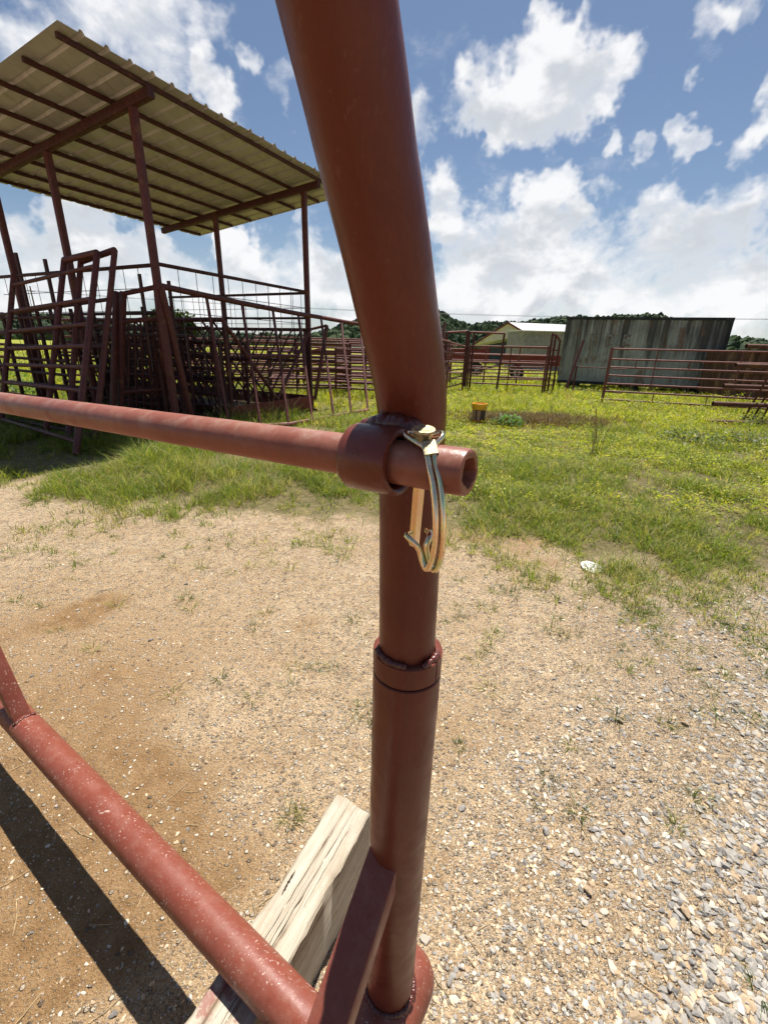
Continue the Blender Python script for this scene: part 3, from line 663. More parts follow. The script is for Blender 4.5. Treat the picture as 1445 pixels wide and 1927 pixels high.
# pin
sp_ = bar_at(792); pc = b_end+bd_*sp_; pd = (pc-EYE)@fwd
def pz_at(py): 
    d = math.hypot(pc[0], pc[1]); return DIST(792, py, d)[2]
pin = thing('wire_lock_pin', (pc[0], pc[1], pc[2]), 'yellow zinc plated lock pin with round double wire bail through the bar end', 'pin')
z_head, z_tip = pz_at(812), pz_at(1043)
lean = nz(DEP(783, 1043, pd*1.0)-DEP(797, 812, pd))
lean = nz(np.array([lean[0]*.4, .19, 0])+np.array([0, 0, -1.])); ptop = np.array([pc[0], pc[1]-.19*(z_head-pc[2]), z_head])
hl = z_head-z_tip; RPIN = .0060
obj('shaft', lathe(ptop, lean, [(.006, .0004), (.006, RPIN*1.05), (hl-.004, RPIN*1.05), (hl, RPIN*.75), (hl, .0003)], 6), 'zinc', pin, sharp=25)
obj('head', lathe(ptop, lean, [(-.0042, .0003), (-.0038, .0070), (-.0046, .0092), (-.0042, .0104), (-.0036, .0107), (-.0018, .0107), (-.0010, .0100), (.0006, .0086), (.005, .0074), (.011, .0067), (.018, .0065), (.018, .0003)], 36), 'zinc_dull', pin)
def WP(L): return spline([DEP(x_, y_, pd+d_) for x_, y_, d_ in L], 8)
RW = .0029
w1 = [(784,821,0),(770,815,-.001),(764,815.5,-.003),(763.5,819,-.006),(768,823,-.009),(790,836.5,-.019),(798,842,-.023),(804,858,-.027),(809,885,-.030),(815,915,-.031),(819,955,-.031),(820,1000,-.028),(816,1040,-.022),(808,1066,-.014),(801,1070,-.009),(795,1056,-.008),(790,1038,-.009),(783,1026,-.011),(771,1014,-.011),(766,1007,-.006),(772,1003,.004)]
w2 = [(812,819,0),(825,815,-.001),(831,816,-.003),(832,820,-.006),(829,825,-.009),(818,836.5,-.019),(814,842,-.023),(817,858,-.027),(823,885,-.030),(829,915,-.031),(833,955,-.031),(834,1000,-.028),(831,1040,-.022),(824,1066,-.014),(816,1073,-.008),(808,1060,-.007),(803,1040,-.009),(802,1026,-.011),(807,1014,-.011),(809,1004,-.006),(804,998,.004)]
obj('wire', tube(WP(w1), RW, 12), 'zinc', pin, sharp=180); obj('wire', tube(WP(w2), RW, 12), 'zinc', pin, sharp=180)
f0, f1 = DEP(806, 833, pd-.0205), DEP(812, 858, pd-.0275)
obj('ferrule', prismbar(f0, f1, .0138, .0072, up=-fwd, r=.0025), 'zinc_dull', pin)
# timber under the rail
zt_ = zrail-RR
tl0, tl1 = G(631, 1493, zt_), G(472, 1729, zt_); tr0, tr1 = G(697, 1531, zt_), G(553, 1810, zt_)
tdir = nz((tl1-tl0)+(tr1-tr0)); tside = nz(np.cross(UPZ, tdir)); tc0 = (tl0+tr0)/2; tw = abs((tl0-tr0)@tside)
print('timber width', tw, tdir)
tw = max(tw, .085); TL = 1.25; cen = rail_c*1.0
troot = thing('support_timber', (0, 0, 0), 'weathered grey wooden beam under the red bottom rail', 'timber')
tang = math.atan2(tdir[1], tdir[0])
troot.location = (float(tc0[0]), float(tc0[1]), 0); troot.rotation_euler = (0, 0, tang)
nx_ = 60; V, Fc = [], []
rt = np.random.default_rng(4)
cs = [(-tw/2, 0), (-tw/2, zt_-.006), (-tw/2+.006, zt_), (-tw*.2, zt_), (tw*.15, zt_), (tw/2-.005, zt_), (tw/2, zt_-.005), (tw/2, 0)]
for i in range(nx_+1):
    xx = TL*i/nx_
    for j, (a_, b_) in enumerate(cs):
        jx = .006*math.sin(j*1.7) if i in (0,) else 0
        V.append((xx+jx, a_+rt.normal(0, .0011)+(.0035*math.sin(xx*9)+.004*math.exp(-((xx-.26)/.05)**2) if j in (1, 2) else 0), max(0, b_+(rt.normal(0, .0012) if 0 < b_ else -.03))))
m_ = len(cs)
for i in range(nx_):
    for j in range(m_-1): Fc.append((i*m_+j, i*m_+j+1, (i+1)*m_+j+1, (i+1)*m_+j))
Fc += [tuple(range(m_))[::-1], tuple(range(nx_*m_, nx_*m_+m_))]
me = bpy.data.meshes.new('beam'); me.from_pydata(V, [], Fc); me.update(); me.materials.append(MATS['timber']); me.polygons.foreach_set('use_smooth', [True]*len(me.polygons)); me.set_sharp_from_angle(angle=.6)
bo = bpy.data.objects.new('beam', me); COL.objects.link(bo); bo.parent = troot
def crack(x0, x1, y0, y1, wd, seed):
    r_ = np.random.default_rng(seed); n = 26; V, Fc = [], []
    for i in range(n+1):
        f = i/n; xx = x0+(x1-x0)*f; yy = y0+(y1-y0)*f+r_.normal(0, .0006); w_ = wd*max(0.05, math.sin(math.pi*min(.98, f*.9+.05)))*r_.uniform(.6, 1.2)
        V += [(xx, yy-w_/2, zt_+.0016), (xx, yy+w_/2, zt_+.0016)]
    for i in range(n): Fc.append((2*i, 2*i+1, 2*i+3, 2*i+2))
    m2 = bpy.data.meshes.new('crack'); m2.from_pydata(V, [], Fc); m2.update(); m2.materials.append(MATS['crack']); o = bpy.data.objects.new('crack', m2); COL.objects.link(o); o.parent = troot
crack(.0, .62, .016, .006, .0019, 1); crack(.0, .55, -.008, -.016, .0014, 2); crack(.2, .7, .001, .0, .0013, 3); crack(.02, .3, .030, .027, .0010, 4); crack(.22, .28, -.038, -.034, .006, 5)
# ------------------------------------------------------------------ shelter
A = np.array([.45, .89, 0]); A = nz(A); B_ = np.array([-.89, .45, 0]); B_ = nz(B_)        # along the front, towards the back
P1 = np.array([-3.47, 7.32, 0]); P4 = np.array([-1.94, 10.69, 0])
P4 = P1+A*((P4-P1)@A)
SPAN = np.linalg.norm(P4-P1); ts = [0, 2.1, 3.85]
def rz(t): return 1.5+2.86-.098*t           # beam underside height at depth t
shel = thing('open_shelter', P1, 'open sided shelter with ribbed metal roof on dark red posts', 'shelter')
for base in (P1, P4):
    for t_ in (ts if base is P1 else (0, 2.5)):
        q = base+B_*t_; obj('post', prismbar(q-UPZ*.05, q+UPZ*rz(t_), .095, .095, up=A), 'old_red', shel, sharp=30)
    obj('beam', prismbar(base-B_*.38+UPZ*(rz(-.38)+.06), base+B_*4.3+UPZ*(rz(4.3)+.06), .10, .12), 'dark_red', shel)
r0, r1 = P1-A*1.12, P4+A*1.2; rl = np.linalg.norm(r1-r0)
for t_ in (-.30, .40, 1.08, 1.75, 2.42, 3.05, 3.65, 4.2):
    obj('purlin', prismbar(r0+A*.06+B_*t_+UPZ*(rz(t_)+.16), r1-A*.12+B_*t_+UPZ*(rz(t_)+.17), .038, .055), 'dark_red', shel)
SW, nS = rl/7, 7
prof = []                                   # one ribbed sheet, three ribs
for k in range(3):
    o_ = SW*k/3; prof += [(o_, 0), (o_+SW/3*.72, 0), (o_+SW/3*.80, .034), (o_+SW/3*.90, .034), (o_+SW/3*.985, 0)]
prof.append((SW+.02, .003))
sheet_me = None
for i in range(nS):
    V, Fc = [], []
    for side, dz_ in ((0, 0), (1, -.004)):
        for t_ in (-.46-.02*(i % 2), 1.3, 3., 4.42+.02*(i % 3)):
            for (s_, h_) in prof: V.append(r0+A*(s_+SW*i)+B_*t_+UPZ*(rz(t_)+.2+h_+dz_+.0015*(i % 2)))
    m_ = len(prof)
    for side in (0, 1):
        for r_ in range(3):
            for k in range(m_-1):
                q = side*4*m_+r_*m_+k; f = (q, q+1, q+m_+1, q+m_); Fc.append(f if side else f[::-1])
    for k in range(m_-1):
        Fc += [(k, 4*m_+k, 4*m_+k+1, k+1), (3*m_+k, 3*m_+k+1, 7*m_+k+1, 7*m_+k)]
    obj('roof_sheet', (V, Fc), 'roof_metal', shel, True, 20)
# mesh panels round the shelter
def meshpanel(p, q, ztop, label, name='wire_mesh_panel', vs=.345, hz=(), rails=(), zbot=1.0, rr=.028):
    root = thing(name, (p+q)/2*np.array([1, 1, 0]), label, 'fence panel', 'wire mesh panels on the shelter posts')
    obj('rail', tube([p+UPZ*ztop, q+UPZ*ztop], rr, 8), 'dark_red', root)
    for z_ in rails: obj('rail', tube([p+UPZ*z_, q+UPZ*z_], rr*.9, 8), 'dark_red', root)
    L = np.linalg.norm(q-p); n = int(L/vs)
    for k in range(1, n+1):
        c = p+(q-p)*(k/(n+.5)); obj('wire', tube([c+UPZ*zbot, c+UPZ*ztop], .0055, 4), 'wire_steel', root)
    for z_ in hz: obj('wire', tube([p+UPZ*z_, q+UPZ*z_], .0055, 4), 'wire_steel', root)
    return root
d1 = np.linalg.norm(P1[:2]); zr1 = 1.5+.1328*d1; print('mesh rail z', zr1, 1.5+.0933*np.linalg.norm(P4[:2]))
ztp = (zr1+1.5+.0933*np.linalg.norm(P4[:2]))/2
hz_ = [ztp-.32*k for k in (1, 2, 3)]
meshpanel(P1+A*.05, P4-A*.05, ztp, 'wire mesh panel along the open front of the shelter', hz=hz_)
meshpanel(P4+B_*.05, P4+B_*4.4, ztp-.02, 'wire mesh panel across the far right end of the shelter', hz=hz_, rails=(2.02,))
meshpanel(P1+B_*.05, P1+B_*4.4, ztp-.02, 'wire mesh panel across the near left end of the shelter', hz=hz_)
# flat posts standing inside
for (px, py, offs) in ((29, 475, .5), (84, 487, .5), (262, 515, 2.3), (317, 528, 2.6)):
    tp = PL(px, py, P1+A*offs, A); bs = tp*np.array([1, 1, 0])
    solo('flat_post', prismbar(bs-UPZ*.05, tp, .085, .04, up=A), 'dark_red', {29: 'tall dark flat post at the left edge beside the gates', 84: 'dark flat post behind the leaning gates at the left', 262: 'dark flat post standing left of the near shelter post', 317: 'dark flat post just right of the near shelter post'}[px], 'post', bs, 'flat steel posts in the shelter')
# hay feeder: trough with a V rack, its end to the front
fc = P4-A*.02-B_*.10; FWd, FL = 2.58, 5.0
feed = thing('hay_feeder', fc, 'dark red hay feeder with V shaped rack over a steel trough under the roof', 'feeder')
def FP(a_, b_, z_): return fc-A*a_+B_*b_+UPZ*z_          # a: across the front, b: into the depth
zt2 = .365
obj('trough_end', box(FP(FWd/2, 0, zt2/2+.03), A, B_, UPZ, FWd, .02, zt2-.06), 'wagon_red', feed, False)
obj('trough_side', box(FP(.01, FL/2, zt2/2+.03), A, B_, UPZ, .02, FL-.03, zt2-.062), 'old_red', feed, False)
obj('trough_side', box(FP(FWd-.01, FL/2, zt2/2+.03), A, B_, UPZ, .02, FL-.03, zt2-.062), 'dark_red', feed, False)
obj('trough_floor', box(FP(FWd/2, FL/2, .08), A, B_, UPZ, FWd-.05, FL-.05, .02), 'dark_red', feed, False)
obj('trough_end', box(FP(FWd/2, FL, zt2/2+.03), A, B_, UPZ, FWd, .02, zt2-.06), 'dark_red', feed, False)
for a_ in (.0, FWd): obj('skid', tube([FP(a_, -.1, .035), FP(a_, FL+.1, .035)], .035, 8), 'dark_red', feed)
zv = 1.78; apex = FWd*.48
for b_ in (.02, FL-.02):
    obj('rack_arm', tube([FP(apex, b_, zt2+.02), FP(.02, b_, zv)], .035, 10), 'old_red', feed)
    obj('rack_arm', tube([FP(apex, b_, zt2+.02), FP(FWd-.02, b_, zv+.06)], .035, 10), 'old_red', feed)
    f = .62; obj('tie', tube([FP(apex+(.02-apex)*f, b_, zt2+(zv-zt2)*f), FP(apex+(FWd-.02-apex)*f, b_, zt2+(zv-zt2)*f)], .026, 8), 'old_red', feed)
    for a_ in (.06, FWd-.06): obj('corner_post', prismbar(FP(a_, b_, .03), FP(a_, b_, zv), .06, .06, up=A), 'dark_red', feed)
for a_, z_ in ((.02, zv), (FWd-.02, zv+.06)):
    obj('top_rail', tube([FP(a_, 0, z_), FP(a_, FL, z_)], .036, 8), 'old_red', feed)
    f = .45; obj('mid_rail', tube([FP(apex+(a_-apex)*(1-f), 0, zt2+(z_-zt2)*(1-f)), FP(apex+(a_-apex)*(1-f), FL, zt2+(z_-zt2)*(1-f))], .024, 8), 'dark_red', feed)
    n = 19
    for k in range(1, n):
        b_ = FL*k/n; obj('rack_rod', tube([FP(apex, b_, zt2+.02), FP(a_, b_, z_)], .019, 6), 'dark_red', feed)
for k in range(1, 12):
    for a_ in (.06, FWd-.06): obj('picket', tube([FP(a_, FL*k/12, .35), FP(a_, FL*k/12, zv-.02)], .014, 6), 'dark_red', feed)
# second feeder behind the near one, seen through the lattice
def side_rack(c, ax, ay, L_, H_, lab, nrod, tilt=.55, cat='feeder'):
    root = thing('hay_rack', c, lab, cat, 'hay racks')
    for z_, o_ in ((.12, 0), (H_*.55, .3*tilt), (H_, .6*tilt)):
        for s_ in (-1, 1): obj('rail', tube([c+ay*s_*o_+UPZ*z_, c+ay*s_*o_+ax*L_+UPZ*z_], .03, 8), 'dark_red', root)
    for k in range(nrod+1):
        for s_ in (-1, 1): obj('rod', tube([c+ax*L_*k/nrod+ay*.02*s_+UPZ*.12, c+ax*min(L_, L_*k/nrod+.55)+ay*s_*.6*tilt+UPZ*H_], .017, 6), 'dark_red', root)
    for k in (0, 1):
        for s_ in (-1, 1): obj('leg', tube([c+ax*L_*k+ay*s_*.5*tilt-UPZ*.03, c+ax*L_*k+ay*s_*.6*tilt+UPZ*H_], .035, 8), 'dark_red', root)
side_rack(P1+A*.55+B_*.55, nz(A*.25+B_), A, 3.0, 1.55, 'dark lattice sided hay rack behind the leaning gates under the shelter', 16)
side_rack(P1+A*1.7+B_*.3, B_, A, 3.6, 1.45, 'dark hay rack with crossed bars in the middle of the shelter', 18)

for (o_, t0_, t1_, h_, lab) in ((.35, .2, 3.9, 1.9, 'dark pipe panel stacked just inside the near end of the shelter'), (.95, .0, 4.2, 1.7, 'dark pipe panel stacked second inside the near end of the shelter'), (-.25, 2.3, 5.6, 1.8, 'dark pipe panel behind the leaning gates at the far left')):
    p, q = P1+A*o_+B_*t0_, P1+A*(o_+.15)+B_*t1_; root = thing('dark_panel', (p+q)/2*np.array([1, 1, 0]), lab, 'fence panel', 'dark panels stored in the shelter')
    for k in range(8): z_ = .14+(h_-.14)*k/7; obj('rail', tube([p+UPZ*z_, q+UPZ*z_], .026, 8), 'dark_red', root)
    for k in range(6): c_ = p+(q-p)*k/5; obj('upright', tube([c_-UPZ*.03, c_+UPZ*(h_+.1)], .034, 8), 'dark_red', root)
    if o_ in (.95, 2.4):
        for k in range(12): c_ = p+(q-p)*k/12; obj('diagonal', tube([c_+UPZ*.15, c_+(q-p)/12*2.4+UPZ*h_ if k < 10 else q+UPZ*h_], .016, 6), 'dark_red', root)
# leaning gates at the left
def rails_between(root, la, lb, fr, r, mat, name='rail'):
    for f in fr:
        p = la[1]+(la[0]-la[1])*f; q = lb[1]+(lb[0]-lb[1])*f; d = nz(q-p); obj(name, tube([p+d*.02, q-d*.02], r, 8), mat, root)
def leanleg(tx, ty, bx, by, off): return PL(tx, ty, P1-A*off, A), G(bx, by)
lgs = dict(d=leanleg(26, 516, 1, 806, .35), a=leanleg(121, 489, 85, 826, .35), b=leanleg(183, 475, 143, 856, .35))
g1 = thing('leaning_gate', lgs['b'][1], 'tall dark red gate leaning at the far left, nearest of the leaning stack', 'gate', 'gates leaning against the shelter')
for k in 'dab': obj('upright', tube([lgs[k][1], lgs[k][0]], .043, 10), 'old_red', g1)
obj('top_bow', tube([lgs['a'][0], lgs['b'][0]], .045, 10), 'old_red', g1)
FR = (.06, .17, .30, .415, .52, .63, .76, .93)
rails_between(g1, lgs['d'], lgs['b'], FR, .030, 'old_red')
l2 = dict(d=leanleg(-70, 545, -95, 778, .2), a=leanleg(152, 492, 128, 836, .2), c=leanleg(216, 470, 178, 838, .2))
g2 = thing('leaning_gate', l2['c'][1], 'dark red gate leaning behind the nearest one, its tall end upright showing right', 'gate', 'gates leaning against the shelter')
for k in 'dac': obj('upright', tube([l2[k][1], l2[k][0]], .042, 10), 'old_red', g2)
obj('top_bow', tube([l2['a'][0], l2['c'][0]], .043, 10), 'old_red', g2)
rails_between(g2, l2['d'], l2['c'], (.05, .16, .29, .405, .51, .62, .75), .028, 'dark_red')
l3 = dict(l=leanleg(219, 548, 211, 815, .05), m=leanleg(232, 548, 226, 812, .05), r=leanleg(292, 535, 318, 800, .02))
g3 = thing('leaning_gate', l3['l'][1], 'dark gate with doubled end post beside the near shelter post', 'gate', 'gates leaning against the shelter')
for k in 'lmr': obj('upright', prismbar(l3[k][1], l3[k][0], .085, .07, up=A) if k != 'r' else tube([l3[k][1], l3[k][0]], .035, 8), 'old_red', g3)
rails_between(g3, l3['m'], l3['r'], (.985, .80, .3, .1), .036, 'old_red')
n_ = 6
for k in range(1, n_):
    p = l3['m'][1]*(1-k/n_)+l3['r'][1]*k/n_; q = l3['m'][0]*(1-k/n_)+l3['r'][0]*k/n_; p2 = p+(q-p)*.1; q2 = p+(q-p)*.8; obj('bar', tube([p2, q2], .018, 6), 'dark_red', g3)
hinge = lgs['b']
# slanted panel with upright bars in front of the shelter
tops = [(303, 538), (388, 556), (455, 570), (513, 581), (561, 590), (604, 597), (642, 604), (678, 610)]
bots = [(366, 806), (433, 812), (491, 806), (543, 798), (588, 792), (628, 785), (661, 778), (692, 771)]
pr = thing('bar_panel', G(*bots[4]), 'long dark red panel with slanted upright bars leaning along the shelter front', 'fence panel')
tp = [PL(a_, b_, P1-B_*.08, B_) for a_, b_ in tops]; bp = [G(a_, b_, .06) for a_, b_ in bots]
obj('top_rail', tube([tp[0]-nz(tp[1]-tp[0])*.05]+tp[1:-1]+[tp[-1]+nz(tp[-1]-tp[-2])*.12], .045, 10), 'old_red', pr)
obj('bottom_rail', tube([bp[0], bp[3], bp[-1]], .035, 8), 'pink_red', pr)
for k, (a_, b_) in enumerate(zip(tp, bp)): obj('bar', tube([b_, a_], .05 if k == 0 else .027, 8), 'old_red', pr)

# ------------------------------------------------------------------ pipe panels around the yard
def pipe_panel(name, pl, pr_, zl, zrr, lab, group, ups=(0, 1), r=.026, stays=(), mat='old_red', uptop=0., ur=.034, cat='fence panel', lean=(0, 0, 0), upl=None):
    """pl/pr_: ground points; zl/zrr: rail heights at the left/right end; ups: upright positions 0..1"""
    root = thing(name, (pl+pr_)/2*np.array([1, 1, 0]), lab, cat, group); lean = np.array(lean, float)
    P_ = lambda f, z_: pl+(pr_-pl)*f+UPZ*z_+lean*z_
    for a_, b_ in zip(zl, zrr): obj('rail', tube([P_(0, a_), P_(1, b_)], r, 8), mat, root)
    for f in ups:
        top = zl[0]+(zrr[0]-zl[0])*f+uptop; obj('upright', tube([P_(f, -.03), P_(f, top+.03)], ur, 8), mat, root)
    for f, i0, i1 in stays: obj('stay', tube([P_(f, zl[i1]*(1-f)+zrr[i1]*f), P_(f, zl[i0]*(1-f)+zrr[i0]*f)], .016, 6), mat, root)
    return root, P_
Z6 = [1.57, 1.28, 1.02, .78, .52, .26]
gA, gB = G(878, 733), G(1022, 741)
rootA, PA = pipe_panel('pipe_panel', gA, gB, Z6, [z_+.02 for z_ in Z6], 'red six rail pipe panel between the double post and the container', 'pipe panels', ups=(0, .98), mat='pink_red')
obj('upright', tube([PA(-.045, -.03), PA(-.045, 2.07)], .085, 8), 'old_red', rootA); obj('upright', tube([PA(.035, 0), PA(.035, 2.05)], .04, 8), 'old_red', rootA)
obj('bow_top', tube([PA(-.045, 2.04), PA(.42, 2.02)], .035, 8), 'pink_red', rootA); obj('upright', tube([PA(.40, 0), PA(.42, 2.02)], .04, 8), 'old_red', rootA); obj('upright', tube([PA(.53, .0), PA(.53, 1.56)], .022, 8), 'old_red', rootA)
bz = thing('bow_gate_end', gB, 'narrow red bow gate standing end on beside the container', 'gate')
for (px, py, hx) in ((1040, 628, 0), (1046, 630, .28), (1054, 641, .75)):
    q = DIST(px, py, np.linalg.norm(gB[:2])+hx); obj('upright', tube([q*np.array([1, 1, 0]), q], .04, 8), 'old_red', bz)
q1, q2, q3 = [DIST(px, py, np.linalg.norm(gB[:2])+hx) for px, py, hx in ((1040, 628, 0), (1046, 630, .28), (1054, 641, .75))]
obj('top_bow', tube([q1, q2, q3], .038, 8), 'old_red', bz)
for z_ in (1.5, 1.1, .7, .3): obj('rail', tube([q1*np.array([1, 1, 0])+UPZ*z_, q3*np.array([1, 1, 0])+UPZ*z_], .025, 8), 'old_red', bz)
# panel left of the double post, running behind the foreground pipe
dl = ray(800, 700); pl_ = np.array([dl[0], dl[1], 0])*(13.2/math.hypot(dl[0], dl[1]))
rB, PB = pipe_panel('pipe_panel', pl_, gA-np.array([.15, 0, 0]), [1.80, 1.45, 1.12, .82, .53, .24], [1.53, 1.24, .98, .75, .50, .24], 'red six rail pipe panel half hidden behind the foreground pipe', 'pipe panels', ups=(0, .5), mat='pink_red')
q = DIST(841, 625, 17.6); rP = thing('bow_gate_end', q*np.array([1, 1, 0]), 'red bow gate frame left of the double post', 'gate')
obj('upright', tube([q*np.array([1, 1, 0]), q], .065, 8), 'old_red', rP); obj('top_bow', tube([q, PA(-.06, 2.06)], .038, 8), 'pink_red', rP)
for z_ in (1.45, 1.0, .6): obj('rail', tube([q*np.array([1, 1, 0])+UPZ*z_, PA(-.06, z_)], .024, 8), 'pink_red', rP)
# panels behind
pipe_panel('pipe_panel', np.array([2.6, 19.4, 0]), np.array([7.2, 20.6, 0]), Z6, Z6, 'red pipe panel standing behind the double post pen', 'pipe panels', ups=(0, .33, .66, 1), mat='pink_red')
pipe_panel('pipe_panel', np.array([7.0, 17.3, 0]), np.array([8.2, 16.0, 0]), [.95, .15], [.95, .15], 'low two rail section in front of the container', 'pipe panels', ups=(0,), mat='old_red', r=.016)
q = G(1062, 741); qt = DIST(1098, 640, np.linalg.norm(q[:2])+.7)
solo('leaning_pole', tube([q-nz(qt-q)*.05, qt], .045, 8), 'old_red', 'thin red pole leaning on the container side', 'pole', q)
q = G(818, 742); qt = DIST(837, 606, np.linalg.norm(q[:2])+.5)
solo('leaning_pole', tube([q-nz(qt-q)*.05, qt], .05, 8), 'pink_red', 'pink red pole end sticking up beside the foreground pipe', 'pole', q)
# right hand panel
gl, gr = G(1132, 757), G(1470, 779)
print('right panel', gl, gr)
Z7 = [1.585, 1.29, 1.06, .82, .58, .35, .10]
rR, PR = pipe_panel('pipe_panel', gl, gr, Z7, [z_+.02 for z_ in Z7], 'long red seven rail panel in front of the container', 'pipe panels', ups=(0,), mat='pink_red', r=.025, ur=.045, stays=((.27, 0, 4), (.16, 1, 2), (.46, 1, 2), (.30, 5, 6), (.60, 5, 6), (.72, 0, 4), (.80, 4, 5)))
# open ended heavy rails at the right edge
eb = G(1323, 793, .05); et = DIST(1404, 651, math.hypot(eb[0], eb[1])+1.1)
rk = thing('rail_rack', eb*np.array([1, 1, 0]), 'heavy rusty five pipe rack with open ends at the right edge', 'rack')
rdir = nz(np.array([1., -.10, 0]))
for k, (px, py) in enumerate(((1404, 651), (1384, 687), (1361, 726), (1341, 759), (1323, 793))):
    dk = math.hypot(eb[0], eb[1])+1.1*(1-k/4.); q = DIST(px, py, dk); q[2] = max(q[2], .06); L3 = 4.2
    obj('rail', lathe(q, rdir, [(.06, .04), (.0, .04), (0, .052), (L3, .052), (L3, .001)], 12), 'rust_pipe', rk)
for k in range(4):
    p, q = G(1397+17*k, 792, .0), DIST(1440+17*k, 718, math.hypot(eb[0], eb[1])+.6); obj('rod', tube([p, q+(q-p)*.5], .022, 6), 'rust_pipe', rk)
p = G(1500, 800); obj('upright', prismbar(p, p+UPZ*1.75+A*.9, .09, .09, up=B_), 'rust_pipe', rk)

# ------------------------------------------------------------------ container
cl = G(1046, 729); cr_ = cl+nz(np.array([.94, -.345, 0]))*5.75
cdir = nz(cr_-cl); cperp = np.array([-cdir[1], cdir[0], 0]); CL, CWd, CH, CB = 5.75, 2.44, 2.59, .2
print('container', cl, cr_, np.linalg.norm(cr_-cl))
croot = thing('shipping_container', cl+cdir*CL/2+cperp*CWd/2, 'weathered pale green shipping container with black streaks and faded lettering', 'container')
croot.rotation_euler = (0, 0, math.atan2(cdir[1], cdir[0]))
def cobj(name, vf, mat, par=croot, smooth=False):
    me = bpy.data.meshes.new(name); me.from_pydata([tuple(map(float, v)) for v in vf[0]], [], [tuple(f) for f in vf[1]]); me.update(); me.materials.append(MATS[mat])
    o = bpy.data.objects.new(name, me); COL.objects.link(o); o.parent = par; return o
def corr(x0, x1, yv, z0, z1, pitch, dep, axis=0):
    V, Fc = [], []; n = int(round((x1-x0)/pitch)); prof = []
    for k in range(n):
        o_ = x0+(x1-x0)*k/n; pw = (x1-x0)/n; prof += [(o_, 0), (o_+pw*.36, 0), (o_+pw*.5, dep), (o_+pw*.86, dep)]
    prof.append((x1, 0))
    for z_ in (z0, z1):
        for a_, b_ in prof: V.append((a_, yv+b_, z_) if axis == 0 else (yv+b_, a_, z_))
    m_ = len(prof); Fc = [(k, k+1, m_+k+1, m_+k) for k in range(m_-1)]; return V, Fc
EX, EY, EZ = (1, 0, 0), (0, 1, 0), (0, 0, 1)
cobj('front_wall', corr(-CL/2+.1, CL/2-.1, -CWd/2+.02, CB+.12, CB+CH-.1, .275, .036), 'container')
cobj('back_wall', corr(-CL/2+.1, CL/2-.1, CWd/2-.06, CB+.12, CB+CH-.1, .275, .036), 'container')
cobj('end_wall', corr(-CWd/2+.1, CWd/2-.1, -CL/2+.03, CB+.12, CB+CH-.1, .275, .036, 1), 'container')
cobj('roof', box((0, 0, CB+CH-.03), EX, EY, EZ, CL-.16, CWd-.16, .03), 'container_frame')
cobj('floor', box((0, 0, CB+.08), EX, EY, EZ, CL-.2, CWd-.2, .06), 'container_frame')
for sx in (-1, 1):
    for sy in (-1, 1):
        cobj('corner_post', box((sx*(CL/2-.055), sy*(CWd/2-.055), CB+CH/2), EX, EY, EZ, .11, .11, CH-.24), 'container' if sx < 0 else 'container_frame')
        for z_ in (CB+.06, CB+CH-.06): cobj('corner_casting', box((sx*(CL/2-.085), sy*(CWd/2-.085), z_), EX, EY, EZ, .18, .18, .12), 'container_frame')
for sy in (-1, 1):
    for z_ in (CB+.06, CB+CH-.05): cobj('side_rail', box((0, sy*(CWd/2-.035), z_), EX, EY, EZ, CL-.36, .06, .10), 'container_frame')
for sx in (-1, 1):
    for z_ in (CB+.06, CB+CH-.05): cobj('end_rail', box((sx*(CL/2-.035), 0, z_), EX, EY, EZ, .06, CWd-.36, .10), 'container_frame')
for sy in (-.25, .25):
    d_ = cobj('door', corr(-CWd/4+.08+sy*CWd*.98, CWd/4-.08+sy*CWd*.98, CL/2-.06, CB+.13, CB+CH-.12, .3, .02, 1), 'container_frame')
    for k in (-.25, .25): cobj('lock_rod', tube([(CL/2+.01, sy*CWd+k*.9, CB+.12), (CL/2+.01, sy*CWd+k*.9, CB+CH-.12)], .02, 6), 'container_frame', d_)
for sx in (-2.2, 0, 2.2):
    for sy in (-.9, .9): cobj('support_block', box((sx, sy, CB/2-.02), EX, EY, EZ, .5, .4, CB+.03), 'rubber')
for ch, x_, z_, s_ in (('B', -1.92, 1.72, .62), ('E', -1.30, 1.72, .62), ('E', -.70, 1.72, .62)):
    cu = bpy.data.curves.new('letter', 'FONT'); cu.body = ch; cu.size = s_; cu.extrude = .003; cu.offset = .012
    tmp = bpy.data.objects.new('tmp', cu); COL.objects.link(tmp); dg = bpy.context.evaluated_depsgraph_get(); me = bpy.data.meshes.new_from_object(tmp.evaluated_get(dg)); bpy.data.objects.remove(tmp); bpy.data.curves.remove(cu)
    me.materials.clear(); me.materials.append(MATS['ghost_letter']); o = bpy.data.objects.new('letter', me); COL.objects.link(o); o.parent = croot; o.location = (x_, -CWd/2+.012, z_+CB-.2); o.rotation_euler = (math.pi/2, 0, 0)

